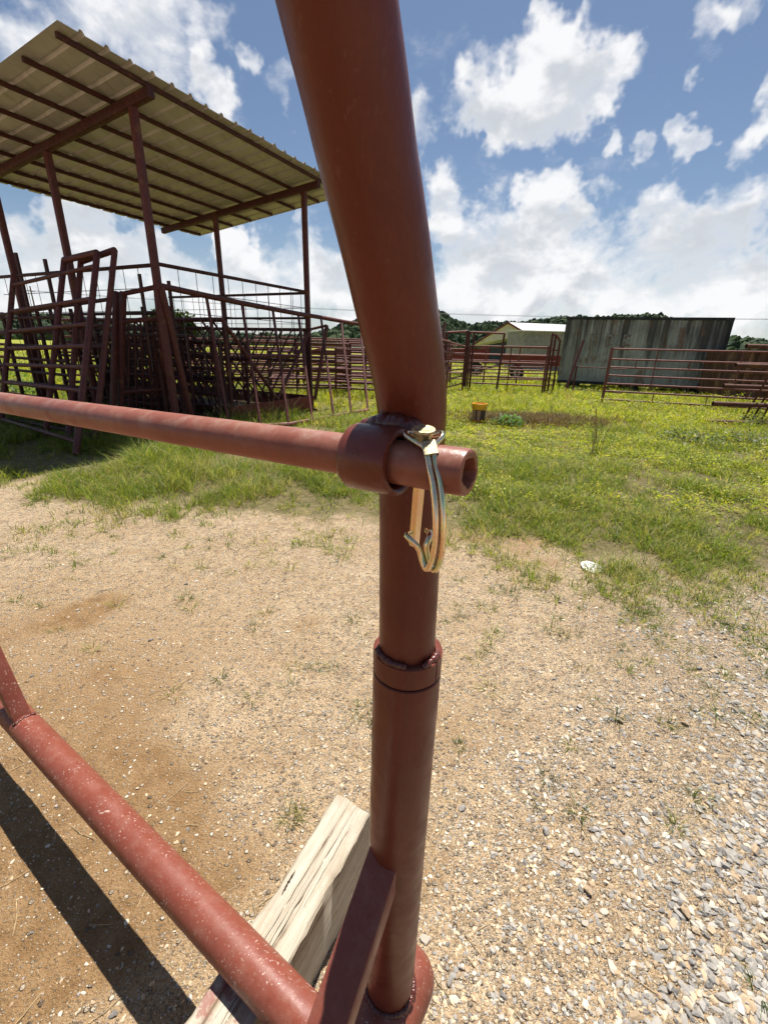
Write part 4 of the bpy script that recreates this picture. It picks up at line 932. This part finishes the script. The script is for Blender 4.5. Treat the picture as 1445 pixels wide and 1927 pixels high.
# rusty bin at the right
rb = DIST(1376, 722, 19.5)*np.array([1, 1, 0]); rroot = thing('rusty_bin', rb, 'dark rusty sheet steel bin behind the rails at the right edge', 'bin')
bx_ = nz([1, -.12, 0]); by_ = nz([.12, 1, 0]); zb = .18
def rpt(a_, b_, z_): return rb+bx_*a_+by_*b_+UPZ*z_
V, Fc = [], []; prof = []
for k in range(14): o_ = 4.2*k/14; prof += [(o_, 0), (o_+.15, 0), (o_+.18, .04), (o_+.27, .04)]
for z_ in (zb, 1.62):
    for a_, b_ in prof: V.append(rpt(a_, b_, z_))
m_ = len(prof); Fc = [(k, k+1, m_+k+1, m_+k) for k in range(m_-1)]
obj('front_sheet', (V, Fc), 'rusty_sheet', rroot, False); obj('back_sheet', ([v+by_*1.9 for v in map(np.array, V)], Fc), 'rusty_sheet', rroot, False)
for a_ in (-.02, 4.2): obj('end_sheet', box(rpt(a_, .97, (zb+1.62)/2), bx_, by_, UPZ, .03, 1.98, 1.62-zb), 'rusty_sheet', rroot, False)
for z_ in (zb, .95, 1.64): obj('band', box(rpt(2.1, -.03, z_), bx_, by_, UPZ, 4.4, .06, .07), 'rusty_sheet', rroot, False)
for a_ in (.3, 3.9):
    for b_ in (.2, 1.7): obj('foot', box(rpt(a_, b_, .07), bx_, by_, UPZ, .3, .3, .2), 'dark_steel', rroot, False)

# ------------------------------------------------------------------ barn and shed
bY = 46.
def BP(px, py, Y_=bY): d = ray(px, py); return EYE+d*(Y_/d[1])
apx = BP(961, 608); e_l = BP(918, 652); e_r = BP(988, 629)
barn = thing('metal_barn', np.array([apx[0], bY, 0]), 'tan metal barn with pale metal roof and dark open side', 'barn')
zR, zE = apx[2], e_r[2]-.0; hw = e_r[0]-apx[0]; LB = 16.
axb = nz([.93, .36, 0]); front = nz([.36, -.93, 0])       # ridge direction, gable looks left-front
g0 = apx*np.array([1, 1, 0]); gd = nz([.88, -.47, 0])
gl_, gr__ = g0-gd*3.2, g0+gd*2.0
zl_, zr_ = BP(931, 640)[2]-.4, zE
def q4(a_, b_, c_, d_, th=.06):
    n_ = nz(np.cross(np.array(b_)-a_, np.array(d_)-a_)); V = [np.array(v) for v in (a_, b_, c_, d_)]; V += [v-n_*th for v in V]
    return V, [(0, 1, 2, 3), (7, 6, 5, 4), (0, 4, 5, 1), (1, 5, 6, 2), (2, 6, 7, 3), (3, 7, 4, 0)]
rd = nz([.98, .2, 0])
V = [gl_+UPZ*zl_, gr__+UPZ*zr_, g0+UPZ*zR]; V += [v+rd*.1 for v in V]
obj('gable', (V, [(0, 1, 2), (5, 4, 3), (0, 3, 4, 1), (1, 4, 5, 2), (2, 5, 3, 0)]), 'barn_wall', barn, False)
obj('roof_slope', q4(gr__+UPZ*zr_-rd*.25-UPZ*.05, gr__+rd*LB+UPZ*zr_-UPZ*.05, g0+rd*LB+UPZ*(zR+.08), g0-rd*.25+UPZ*(zR+.08)), 'barn_roof', barn, False)
obj('roof_slope', q4(g0-rd*.25+UPZ*(zR+.08), g0+rd*LB+UPZ*(zR+.08), gl_+rd*LB+UPZ*zl_, gl_-rd*.25+UPZ*zl_), 'barn_roof', barn, False)
obj('trim', prismbar(g0-rd*.28+UPZ*(zR+.04), gr__-rd*.28+UPZ*(zr_-.02), .06, .16), 'barn_trim', barn); obj('trim', prismbar(g0-rd*.28+UPZ*(zR+.04), gl_-rd*.28+UPZ*(zl_-.02), .06, .16), 'barn_trim', barn)
obj('side_wall', q4(gr__+UPZ*0, gr__+rd*LB, gr__+rd*LB+UPZ*zr_, gr__+UPZ*zr_), 'barn_wall', barn, False)
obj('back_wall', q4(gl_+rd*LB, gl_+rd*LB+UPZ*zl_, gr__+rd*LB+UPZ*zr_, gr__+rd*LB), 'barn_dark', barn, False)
obj('opening_shade_sheet', q4(gl_+rd*.7, gr__+rd*.7, gr__+rd*.7+UPZ*(zr_-.15), gl_+rd*.7+UPZ*(zl_-.1)), 'barn_dark', barn, False)  # dark sheet across the open gable, standing in for the shade inside
for f in (0, .5, 1): q = gl_*(1-f)+gr__*f; obj('post', prismbar(q, q+UPZ*(zl_*(1-f)+zr_*f if f != .5 else 2.6), .16, .16), 'barn_wall', barn)
sY = 36.; s0, s1 = BP(986, 655, sY), BP(1066, 655, sY); zS = BP(986, 622, sY)[2]
shed = thing('grey_shed', (s0+s1)/2*np.array([1, 1, 0]), 'plain grey flat topped shed in front of the tan barn', 'shed')
sa, sb_ = s0*np.array([1, 1, 0]), s1*np.array([1, 1, 0])
obj('wall', q4(sa, sb_, sb_+UPZ*zS, sa+UPZ*zS, .15), 'block_grey', shed, False)
sw = nz([-.1, 1, 0])*4
obj('wall', q4(sa+sw*.98, sa+np.array([-.01, .16, 0]), sa+np.array([-.01, .16, 0])+UPZ*zS, sa+sw*.98+UPZ*zS, .15), 'block_grey', shed, False)
for z_ in np.arange(.35, zS-.1, .36): obj('siding_lap', box((sa+sb_)/2+UPZ*z_+np.array([0, -.015, 0]), nz(sb_-sa), (0, 1, 0), UPZ, np.linalg.norm(sb_-sa)-.05, .03, .03), 'block_grey', shed, False)
obj('roof', q4(sa+UPZ*(zS+.03)+np.array([-.15, -.2, 0]), sb_+UPZ*(zS+.03)+np.array([.15, -.2, 0]), sb_+sw+UPZ*(zS+.18), sa+sw+UPZ*(zS+.18)), 'barn_roof', shed, False)

# ------------------------------------------------------------------ machinery behind the pens
def wheel(root, c, r, w_, ax):
    t_ = obj('wheel', lathe(c-np.array(ax)*w_/2, ax, [(0, .02), (0, r*.55), (0, r*.9), (w_*.15, r), (w_*.85, r), (w_, r*.9), (w_, r*.55), (w_, .02)], 20), 'rubber', root)
    obj('rim', lathe(c-np.array(ax)*(w_/2+.01), ax, [(0, .01), (.0, r*.5), (w_+.02, r*.5), (w_+.02, .01)], 16), 'pale_panel', t_)
def wagon(c, ang, L_, W_, zb_, hb, lab, mat, name='flatbed_wagon'):
    root = thing(name, c, lab, 'wagon'); ax = np.array([math.cos(ang), math.sin(ang), 0]); ay = np.array([-math.sin(ang), math.cos(ang), 0])
    obj('deck', box(c+UPZ*zb_, ax, ay, UPZ, L_, W_, .12), mat, root, False)
    for s_ in (-1, 1): obj('side_board', box(c+ay*s_*(W_/2-.03)+UPZ*(zb_+.062+hb/2), ax, ay, UPZ, L_-.1, .05, hb), mat, root, False)
    obj('headboard', box(c+ax*(L_/2-.04)+UPZ*(zb_+.062+hb*.7), ax, ay, UPZ, .05, W_-.12, hb*1.4), mat, root, False)
    for fx in (-.3, .3):
        obj('axle', tube([c+ax*L_*fx-ay*W_*.5+UPZ*.36, c+ax*L_*fx+ay*W_*.5+UPZ*.36], .05, 8), 'dark_steel', root); obj('spring_block', box(c+ax*L_*fx+UPZ*(zb_+.3)/2, ax, ay, UPZ, .3, W_*.7, zb_-.42), 'dark_steel', root, False)
        for s_ in (-1, 1): wheel(root, c+ax*L_*fx+ay*s_*W_*.46+UPZ*.36, .36, .2, ay)
    obj('tongue', prismbar(c-ax*L_/2+UPZ*(zb_-.1), c-ax*(L_/2+1.3)+UPZ*.3, .1, .1), 'dark_steel', root)
wagon(np.array([8.1, 24.5, 0]), -.25, 4.2, 2.0, .82, .35, 'red flatbed wagon parked behind the pen panel', 'wagon_red')
wagon(np.array([4.1, 27.5, 0]), .1, 3.2, 1.8, .85, .55, 'dark red farm wagon beyond the double post', 'wagon_red')
wagon(np.array([1.9, 29.5, 0]), .3, 2.4, 1.8, .85, .6, 'small red wagon half hidden by the foreground pipe', 'wagon_red')

# stacked panels and racks far left
spots = [(-9.5, 13.4, -.05, 4.2, 1.5, 'red panel farthest left beyond the shelter'), (-6.6, 15.2, .12, 3.6, 1.55, 'red panel seen through the shelter lattice'), (-4.6, 14.6, .05, 3.4, 1.5, 'red panel behind the hay feeder'), (-3.0, 16.4, -.1, 3.2, 1.6, 'red panel beyond the right end of the feeder'), (-1.9, 18.2, .1, 3.6, 1.55, 'red panel behind the leaning bar panel'), (-1.6, 14.2, -.25, 1.9, 1.35, 'short red panel just right of the shelter corner'), (-5.5, 19.5, 0., 5.5, 1.7, 'long red panel far behind the shelter'), (.2, 20.5, .05, 2.6, 1.6, 'red panel far behind the foreground pipe joint')]
for (x_, y_, an, L_, h_, lab) in spots:
    p = np.array([x_, y_, 0]); q = p+np.array([math.cos(an), math.sin(an), 0])*L_; zz = [h_*(1-k/7.2) for k in range(7)]
    pipe_panel('pipe_panel', p, q, zz, zz, lab, 'pipe panels', ups=(0, .5, 1), mat='pink_red' if h_ > 1.52 else 'old_red', r=.03)
def rack(c, lab, an, s_=1.):
    root = thing('panel_stack', c, lab, 'panel stack', 'stacks of low racks'); ax = np.array([math.cos(an), math.sin(an), 0]); ay = np.array([-math.sin(an), math.cos(an), 0])
    for k in range(5):
        z_ = .2+.26*k*s_; o_ = ay*.1*k
        for b_ in (-.5, .5): obj('rail', tube([c+o_-ax*1.3+ay*b_+UPZ*z_, c+o_+ax*1.3+ay*b_+UPZ*z_], .035, 8), 'old_red', root)
        for f in (-1.2, 0, 1.2): obj('crossbar', tube([c+o_+ax*f-ay*.5+UPZ*z_, c+o_+ax*f+ay*.5+UPZ*z_], .028, 8), 'pink_red', root)
    for f in (-1.25, 1.25):
        for b_ in (-.5, .5): obj('leg', tube([c+ax*f+ay*b_-UPZ*.02, c+ax*f+ay*(b_+.45)+UPZ*(.25+1.1*s_)], .035, 8), 'old_red', root)
rack(np.array([-2.5, 14.8, 0]), 'stack of low red racks right of the feeder end', .2); rack(np.array([-.6, 17.0, 0]), 'stack of low red racks beside the foreground pipe', -.1); rack(np.array([-7.4, 16.6, 0]), 'stack of low red racks behind the leaning gates', .1, 1.1); rack(np.array([-4.9, 17.2, 0]), 'stack of low red racks behind the hay feeder', .0)
q0, q1_, q2_ = DIST(573, 622, 13.5), DIST(615, 612, 13.2), DIST(592, 738, 12.9)
lg = thing('bow_gate_end', q2_*np.array([1, 1, 0]), 'red gate frame leaning just right of the shelter corner', 'gate')
obj('upright', tube([q2_*np.array([1, 1, 0]), q1_], .05, 8), 'old_red', lg); obj('top_bow', tube([q0, q1_], .035, 8), 'old_red', lg); obj('upright', tube([q0*np.array([1, 1, 0])+np.array([.1, -.3, 0]), q0], .04, 8), 'old_red', lg)
for f in (.3, .5, .7): obj('rail', tube([(q0*np.array([1, 1, 0])+np.array([.1, -.3, 0]))*(1-f)+q0*f, q2_*np.array([1, 1, 0])*(1-f)+q1_*f], .026, 8), 'pink_red', lg)

# ------------------------------------------------------------------ bucket
bk = G(899, 796); d_ = math.hypot(bk[0], bk[1]); bk = np.array([bk[0], bk[1], float(gz(bk[0], bk[1]))])
broot = thing('bucket', bk, 'yellow plastic bucket with dark label standing in withered weeds', 'bucket')
obj('body', lathe(bk, UPZ, [(.004, .001), (0, .118), (.004, .124), (.10, .129), (.295, .139), (.30, .143)], 40), 'bucket_orange', broot)
obj('collar', lathe(bk, UPZ, [(.29, .140), (.292, .153), (.335, .155), (.337, .149), (.36, .150), (.362, .158), (.40, .160), (.402, .164), (.415, .164), (.418, .158), (.40, .150), (.30, .140)], 40), 'bucket_yellow', broot)
tb = nz(-bk*np.array([1, 1, 0])); ang0 = math.atan2(tb[1], tb[0])
def band(a1, a2, z0, z1, dr, n=14):
    V, Fc = [], []
    for k in range(n+1):
        a_ = ang0+math.radians(a1+(a2-a1)*k/n)
        for z_ in (z0, z1): r_ = .124+.015*z_/.295+dr; V.append((bk[0]+math.cos(a_)*r_, bk[1]+math.sin(a_)*r_, bk[2]+z_))
    for k in range(n): Fc.append((2*k, 2*k+2, 2*k+3, 2*k+1))
    return V, Fc
obj('label', band(-165, 165, .075, .285, .0012, 40), 'label_dark', broot); obj('label', band(-14, 14, .075, .275, .0026), 'label_tan', broot); obj('label', band(-72, -30, .075, .275, .0026), 'label_tan', broot)
for z_ in (.24, .20, .165, .13): obj('print_line', band(-9, 9, z_, z_+.012, .0036), 'label_print', broot); obj('print_line', band(-62, -42, z_-.01, z_+.004, .0036), 'label_print', broot)
hp = [(bk[0]+math.cos(ang0+a_)*.168, bk[1]+math.sin(ang0+a_)*.168, bk[2]+.36-.06*math.cos(a_)**2*(1)) for a_ in np.linspace(-1.57, 1.57, 15)]
obj('handle', tube(hp, .0028, 6), 'wire_steel', broot)
# white disc
wd = G(1113, 1068); wd[2] = float(gz(wd[0], wd[1]))+.012; V, Fc = lathe(wd, nz([.05, -.12, 1]), [(-.004, .0005), (-.004, .074), (.0, .078), (.003, .074), (.006, .06), (.010, .03), (.011, .0005)], 40, lambda i, t_: .03*math.sin(3*t_)+.02*math.sin(7*t_+1))
wr = thing('white_disc', wd, 'small round white plastic disc lying at the edge of the grass', 'disc'); obj('plate', (V, Fc), 'plastic_white', wr)
tn = nz([.05, -.12, 1]); ta = nz(np.cross(tn, [0, 1, 0])); tb2 = np.cross(tn, ta)
def dp_(a_, b_): r_ = math.hypot(a_, b_); return wd+ta*a_+tb2*b_+tn*(.0115-.09*r_**1.25*1.0+.001)
for L in ([(-.06, .02), (-.03, .035), (.0, .02), (.02, -.01), (.05, -.02)], [(-.05, -.03), (-.02, -.015), (.01, -.03), (.03, -.05)], [(.02, .05), (.035, .02), (.06, .01)]):
    obj('line', tube(spline([dp_(*q) for q in L], 6), .0014, 5), 'ink', wr)

# ------------------------------------------------------------------ plants
def leaf_plant(name, c, r, h, nL, size, pal, pr_, lab, cat='plant', stem=True, group=None):
    root = thing(name, c, lab, cat, group); n = nL
    a_ = rng.uniform(0, 6.28, n); rr = r*np.sqrt(rng.random(n)); z_ = h*(1-.55*(rr/r)**2)*rng.uniform(.25, 1., n)
    p = np.stack([np.cos(a_)*rr, np.sin(a_)*rr, z_], 1); V, T, C = leaves(p, rng.uniform(.7, 1.3, n)*size, gcols(n, pal, pr_))
    npmesh('foliage', V, T, C, 'leaf', parent=root)
    if stem:
        parts = [tube([np.array(c), np.array(c)+np.array([math.cos(k*1.1)*r*.5, math.sin(k*1.1)*r*.5, h*.75])], .006, 5) for k in range(6)]
        obj('stem', join(*parts), 'twig', root)
    return root
g = G(955, 800); leaf_plant('broadleaf_weed', g, .34, .24, 240, .075, np.array([(.07, .19, .03), (.10, .24, .035), (.05, .14, .025)]), [.4, .35, .25], 'bright green broad-leaved weed beside the yellow bucket')
g = G(40, 790); leaf_plant('leafy_bush', np.array([-8.4, 9.8, 0]), .9, .85, 1300, .10, np.array([(.07, .13, .03), (.12, .20, .04), (.2, .24, .05)]), [.4, .4, .2], 'sunlit leafy bush behind the leaning gates at the left edge', 'bush')
for i, (px, py, lab) in enumerate([(1290, 835, 'dark leafy weed clump under the rusty rails, left one'), (1400, 838, 'dark leafy weed clump at the right edge under the rusty rails'), (1430, 800, 'leafy weed clump among the slanted rods at the right edge')]):
    leaf_plant('weed_clump', G(px, py), .5, .3, 420, .06, np.array([(.055, .09, .025), (.10, .14, .03), (.16, .19, .035)]), [.5, .35, .15], lab)
for i, (px, py, h_) in enumerate([(430, 812, .55), (470, 806, .65), (510, 800, .6), (545, 797, .7), (395, 818, .45), (1120, 860, .75), (1070, 750, .5), (1180, 745, .6), (1290, 760, .6), (1215, 750, .5)]):
    c = G(px, py); r_ = np.random.default_rng(100+i); root = thing('seed_grass', c, ['tuft of tall seeding grass before the steel trough, %s' % q for q in ('second from its left', 'middle one', 'second from its right', 'rightmost', 'leftmost')][i] if i < 5 else {5: 'tall green grass stems standing in the right foreground field', 6: 'tall weed at the left foot of the container', 7: 'tall weed before the middle of the container', 8: 'tall weed before the right part of the container', 9: 'tall pale weed rising through the long red panel'}[i], 'grass', 'tall seeding grass tufts')
    stems, heads = [], []
    for k in range(9):
        a_ = r_.uniform(0, 6.28); ln = r_.uniform(.1, .5)*h_*.6; hh2 = h_*r_.uniform(.6, 1.1); q = c+np.array([math.cos(a_)*.05, math.sin(a_)*.05, -.02])
        path = [q, q+np.array([math.cos(a_)*ln*.3, math.sin(a_)*ln*.3, hh2*.6]), q+np.array([math.cos(a_)*ln, math.sin(a_)*ln, hh2])]; stems.append(tube(spline(path, 4), [.0035*(1-.06*j) for j in range(9)], 4))
        heads.append(tube([path[-1]-(path[-1]-path[-2])*.25, path[-1]-(path[-1]-path[-2])*.1, path[-1]], [.002, .009, .001], 5))
    obj('stem', join(*stems), 'twig' if i < 5 or i == 9 else 'twig', root); obj('seed_head', join(*heads), 'twig', root)
    bl = tuft_blades(np.zeros(1), np.zeros(1), 34, np.array([h_*.75]), np.array([.007]), np.array([.09]), GREEN, GP, (.2, 1.)); npmesh('blade', bl[0]*np.array([1, 1, 1.]), bl[1], bl[2], 'leaf', parent=root)
# trees behind
def tree(name, c, h, r, lab, nL=5000, size=.3, pal=np.array([(.035, .07, .02), (.055, .10, .025), (.08, .13, .03)]), group='trees behind the yard'):
    root = thing(name, c, lab, 'tree', group); r_ = np.random.default_rng(int(abs(c[0]*10)))
    tr = [tube([np.array(c)-UPZ*.1, np.array(c)+UPZ*h*.35, np.array(c)+UPZ*h*.8], [r*.09, r*.07, r*.02], 8)]
    cl_ = []
    for k in range(26):
        d = nz(r_.normal(size=3)); q = np.array([d[0]*r*.72, d[1]*r*.72, h*.62+d[2]*h*.30]); cl_.append((q, r*r_.uniform(.25, .42)))
        if k < 9: tr.append(tube([np.array(c)+UPZ*h*r_.uniform(.3, .55), np.array(c)+q*.85], [r*.03, r*.01], 5))
    obj('trunk', join(*tr), 'bark', root)
    L = []
    for q, s_ in cl_:
        n = nL//26; d = r_.normal(size=(n, 3)); d /= np.linalg.norm(d, axis=1, keepdims=True); L.append(leaves(q+d*s_*r_.random((n, 1))**.4, r_.uniform(.6, 1.3, n)*size, gcols(n, pal, [.4, .4, .2]), 1.2))
    V, T, C = merge(L); npmesh('crown', V, T, C, 'far_leaf', parent=root)
tree('broadleaf_tree', np.array([-13.2, 29., 0]), 3.1, 1.5, 'round green tree showing behind the gates left of the shelter post')
tree('broadleaf_tree', np.array([33., 62., 0]), 4.2, 3.2, 'distant round tree in the field right of the container')
tree('broadleaf_tree', np.array([38., 58., 0]), 3.2, 2.6, 'distant low tree in the field near the right edge')

# ------------------------------------------------------------------ hills
prof = [(-900, 640), (-300, 600), (100, 600), (300, 628), (440, 648), (570, 641), (620, 627), (665, 611), (700, 598), (770, 586), (832, 592), (850, 604), (880, 616), (905, 613), (935, 611), (970, 612), (1030, 604), (1060, 600), (1110, 602), (1180, 598), (1240, 597), (1300, 618), (1370, 642), (1445, 651), (1700, 668), (2600, 690)]
az_l, el_l = [], []
for px, py in prof: d = ray(px, py); az_l.append(math.atan2(d[0], d[1])); el_l.append(max(.004, d[2]/math.hypot(d[0], d[1])))
NA, NR = 420, 26; R0, R1 = 190., 620.
AZ = np.linspace(-1.25, 1.25, NA); EL = np.interp(AZ, az_l, el_l)
dist_pk = 430+60*np.sin(AZ*5)
RR_ = np.linspace(R0, R1, NR); V = []
for i, a_ in enumerate(AZ):
    for r_ in RR_:
        f = sstep(R0, dist_pk[i], r_)*(1-.35*sstep(dist_pk[i], R1, r_)); h = EL[i]*dist_pk[i]*.93*f
        V.append((math.sin(a_)*r_, math.cos(a_)*r_, h+1.3*f-.3))
V = np.array(V); idx = np.arange(NA*NR).reshape(NA, NR); Q = np.stack([idx[:-1, :-1], idx[1:, :-1], idx[1:, 1:], idx[:-1, 1:]], -1).reshape(-1, 4)
tag(npmesh('hills', V, Q, None, 'hill', True), kind='structure')
n = 13000; ai = rng.uniform(-.95, .95, n); rr = R0+20+(500-R0-20)*rng.random(n)**.8; ELi = np.interp(ai, AZ, EL); pk = 430+60*np.sin(ai*5)
f = sstep(R0, pk, rr)*(1-.35*sstep(pk, R1, rr)); hz2 = ELi*pk*.93*f+1.3*f-.3
bv, bf = ico(0); nv = len(bv); s3 = rng.uniform(1.6, 3.6, n)
VV = bv[None]*(1+rng.uniform(-.28, .28, (n, nv, 1)))*np.stack([s3, s3, s3*rng.uniform(.9, 1.5, n)], 1)[:, None]
VV[..., 0] += (np.sin(ai)*rr)[:, None]; VV[..., 1] += (np.cos(ai)*rr)[:, None]; VV[..., 2] += (hz2+s3*.2)[:, None]
TT = (bf[None]+(np.arange(n)*nv)[:, None, None]).reshape(-1, 3)
CC = np.repeat(np.array([(.022, .040, .022), (.029, .049, .025), (.018, .034, .023), (.034, .052, .027)])[rng.choice(4, n)], nv, 0)
tag(npmesh('forest', VV.reshape(-1, 3), TT, CC, 'far_leaf'), 'dark wooded hills along the horizon', 'forest', kind='stuff')
# power lines with their poles outside the picture
pp = [np.array([-70., 95., 0]), np.array([125., 82., 0])]
for k, q in enumerate(pp): 
    r_ = thing('utility_pole', q, ['wooden utility pole carrying the wires, far left', 'wooden utility pole carrying the wires, far right'][k], 'pole'); obj('shaft', tube([q-UPZ*.3, q+UPZ*10.5], [.16, .11], 10), 'bark', r_); obj('crossarm', prismbar(q+UPZ*9.6-np.array([0, 1, 0]), q+UPZ*9.6+np.array([0, 1, 0]), .12, .12), 'bark', r_)
for k, (dz_, dy_) in enumerate(((9.7, -.9), (9.7, .9))):
    pts = [pp[0]*(1-f)+pp[1]*f+UPZ*(dz_-9*f*(1-f)*1.1)+np.array([0, dy_, 0]) for f in np.linspace(0, 1, 25)]
    solo('power_line', tube(pts, .022, 4), 'cable', ['thin nearer power line low over the field', 'thin farther power line low over the field'][k], 'cable', pp[0]*np.array([1, 1, 0]))
tot = sum(len(o.data.polygons) for o in bpy.data.objects if o.type == 'MESH'); print('faces', tot, 'objects', len(bpy.data.objects))
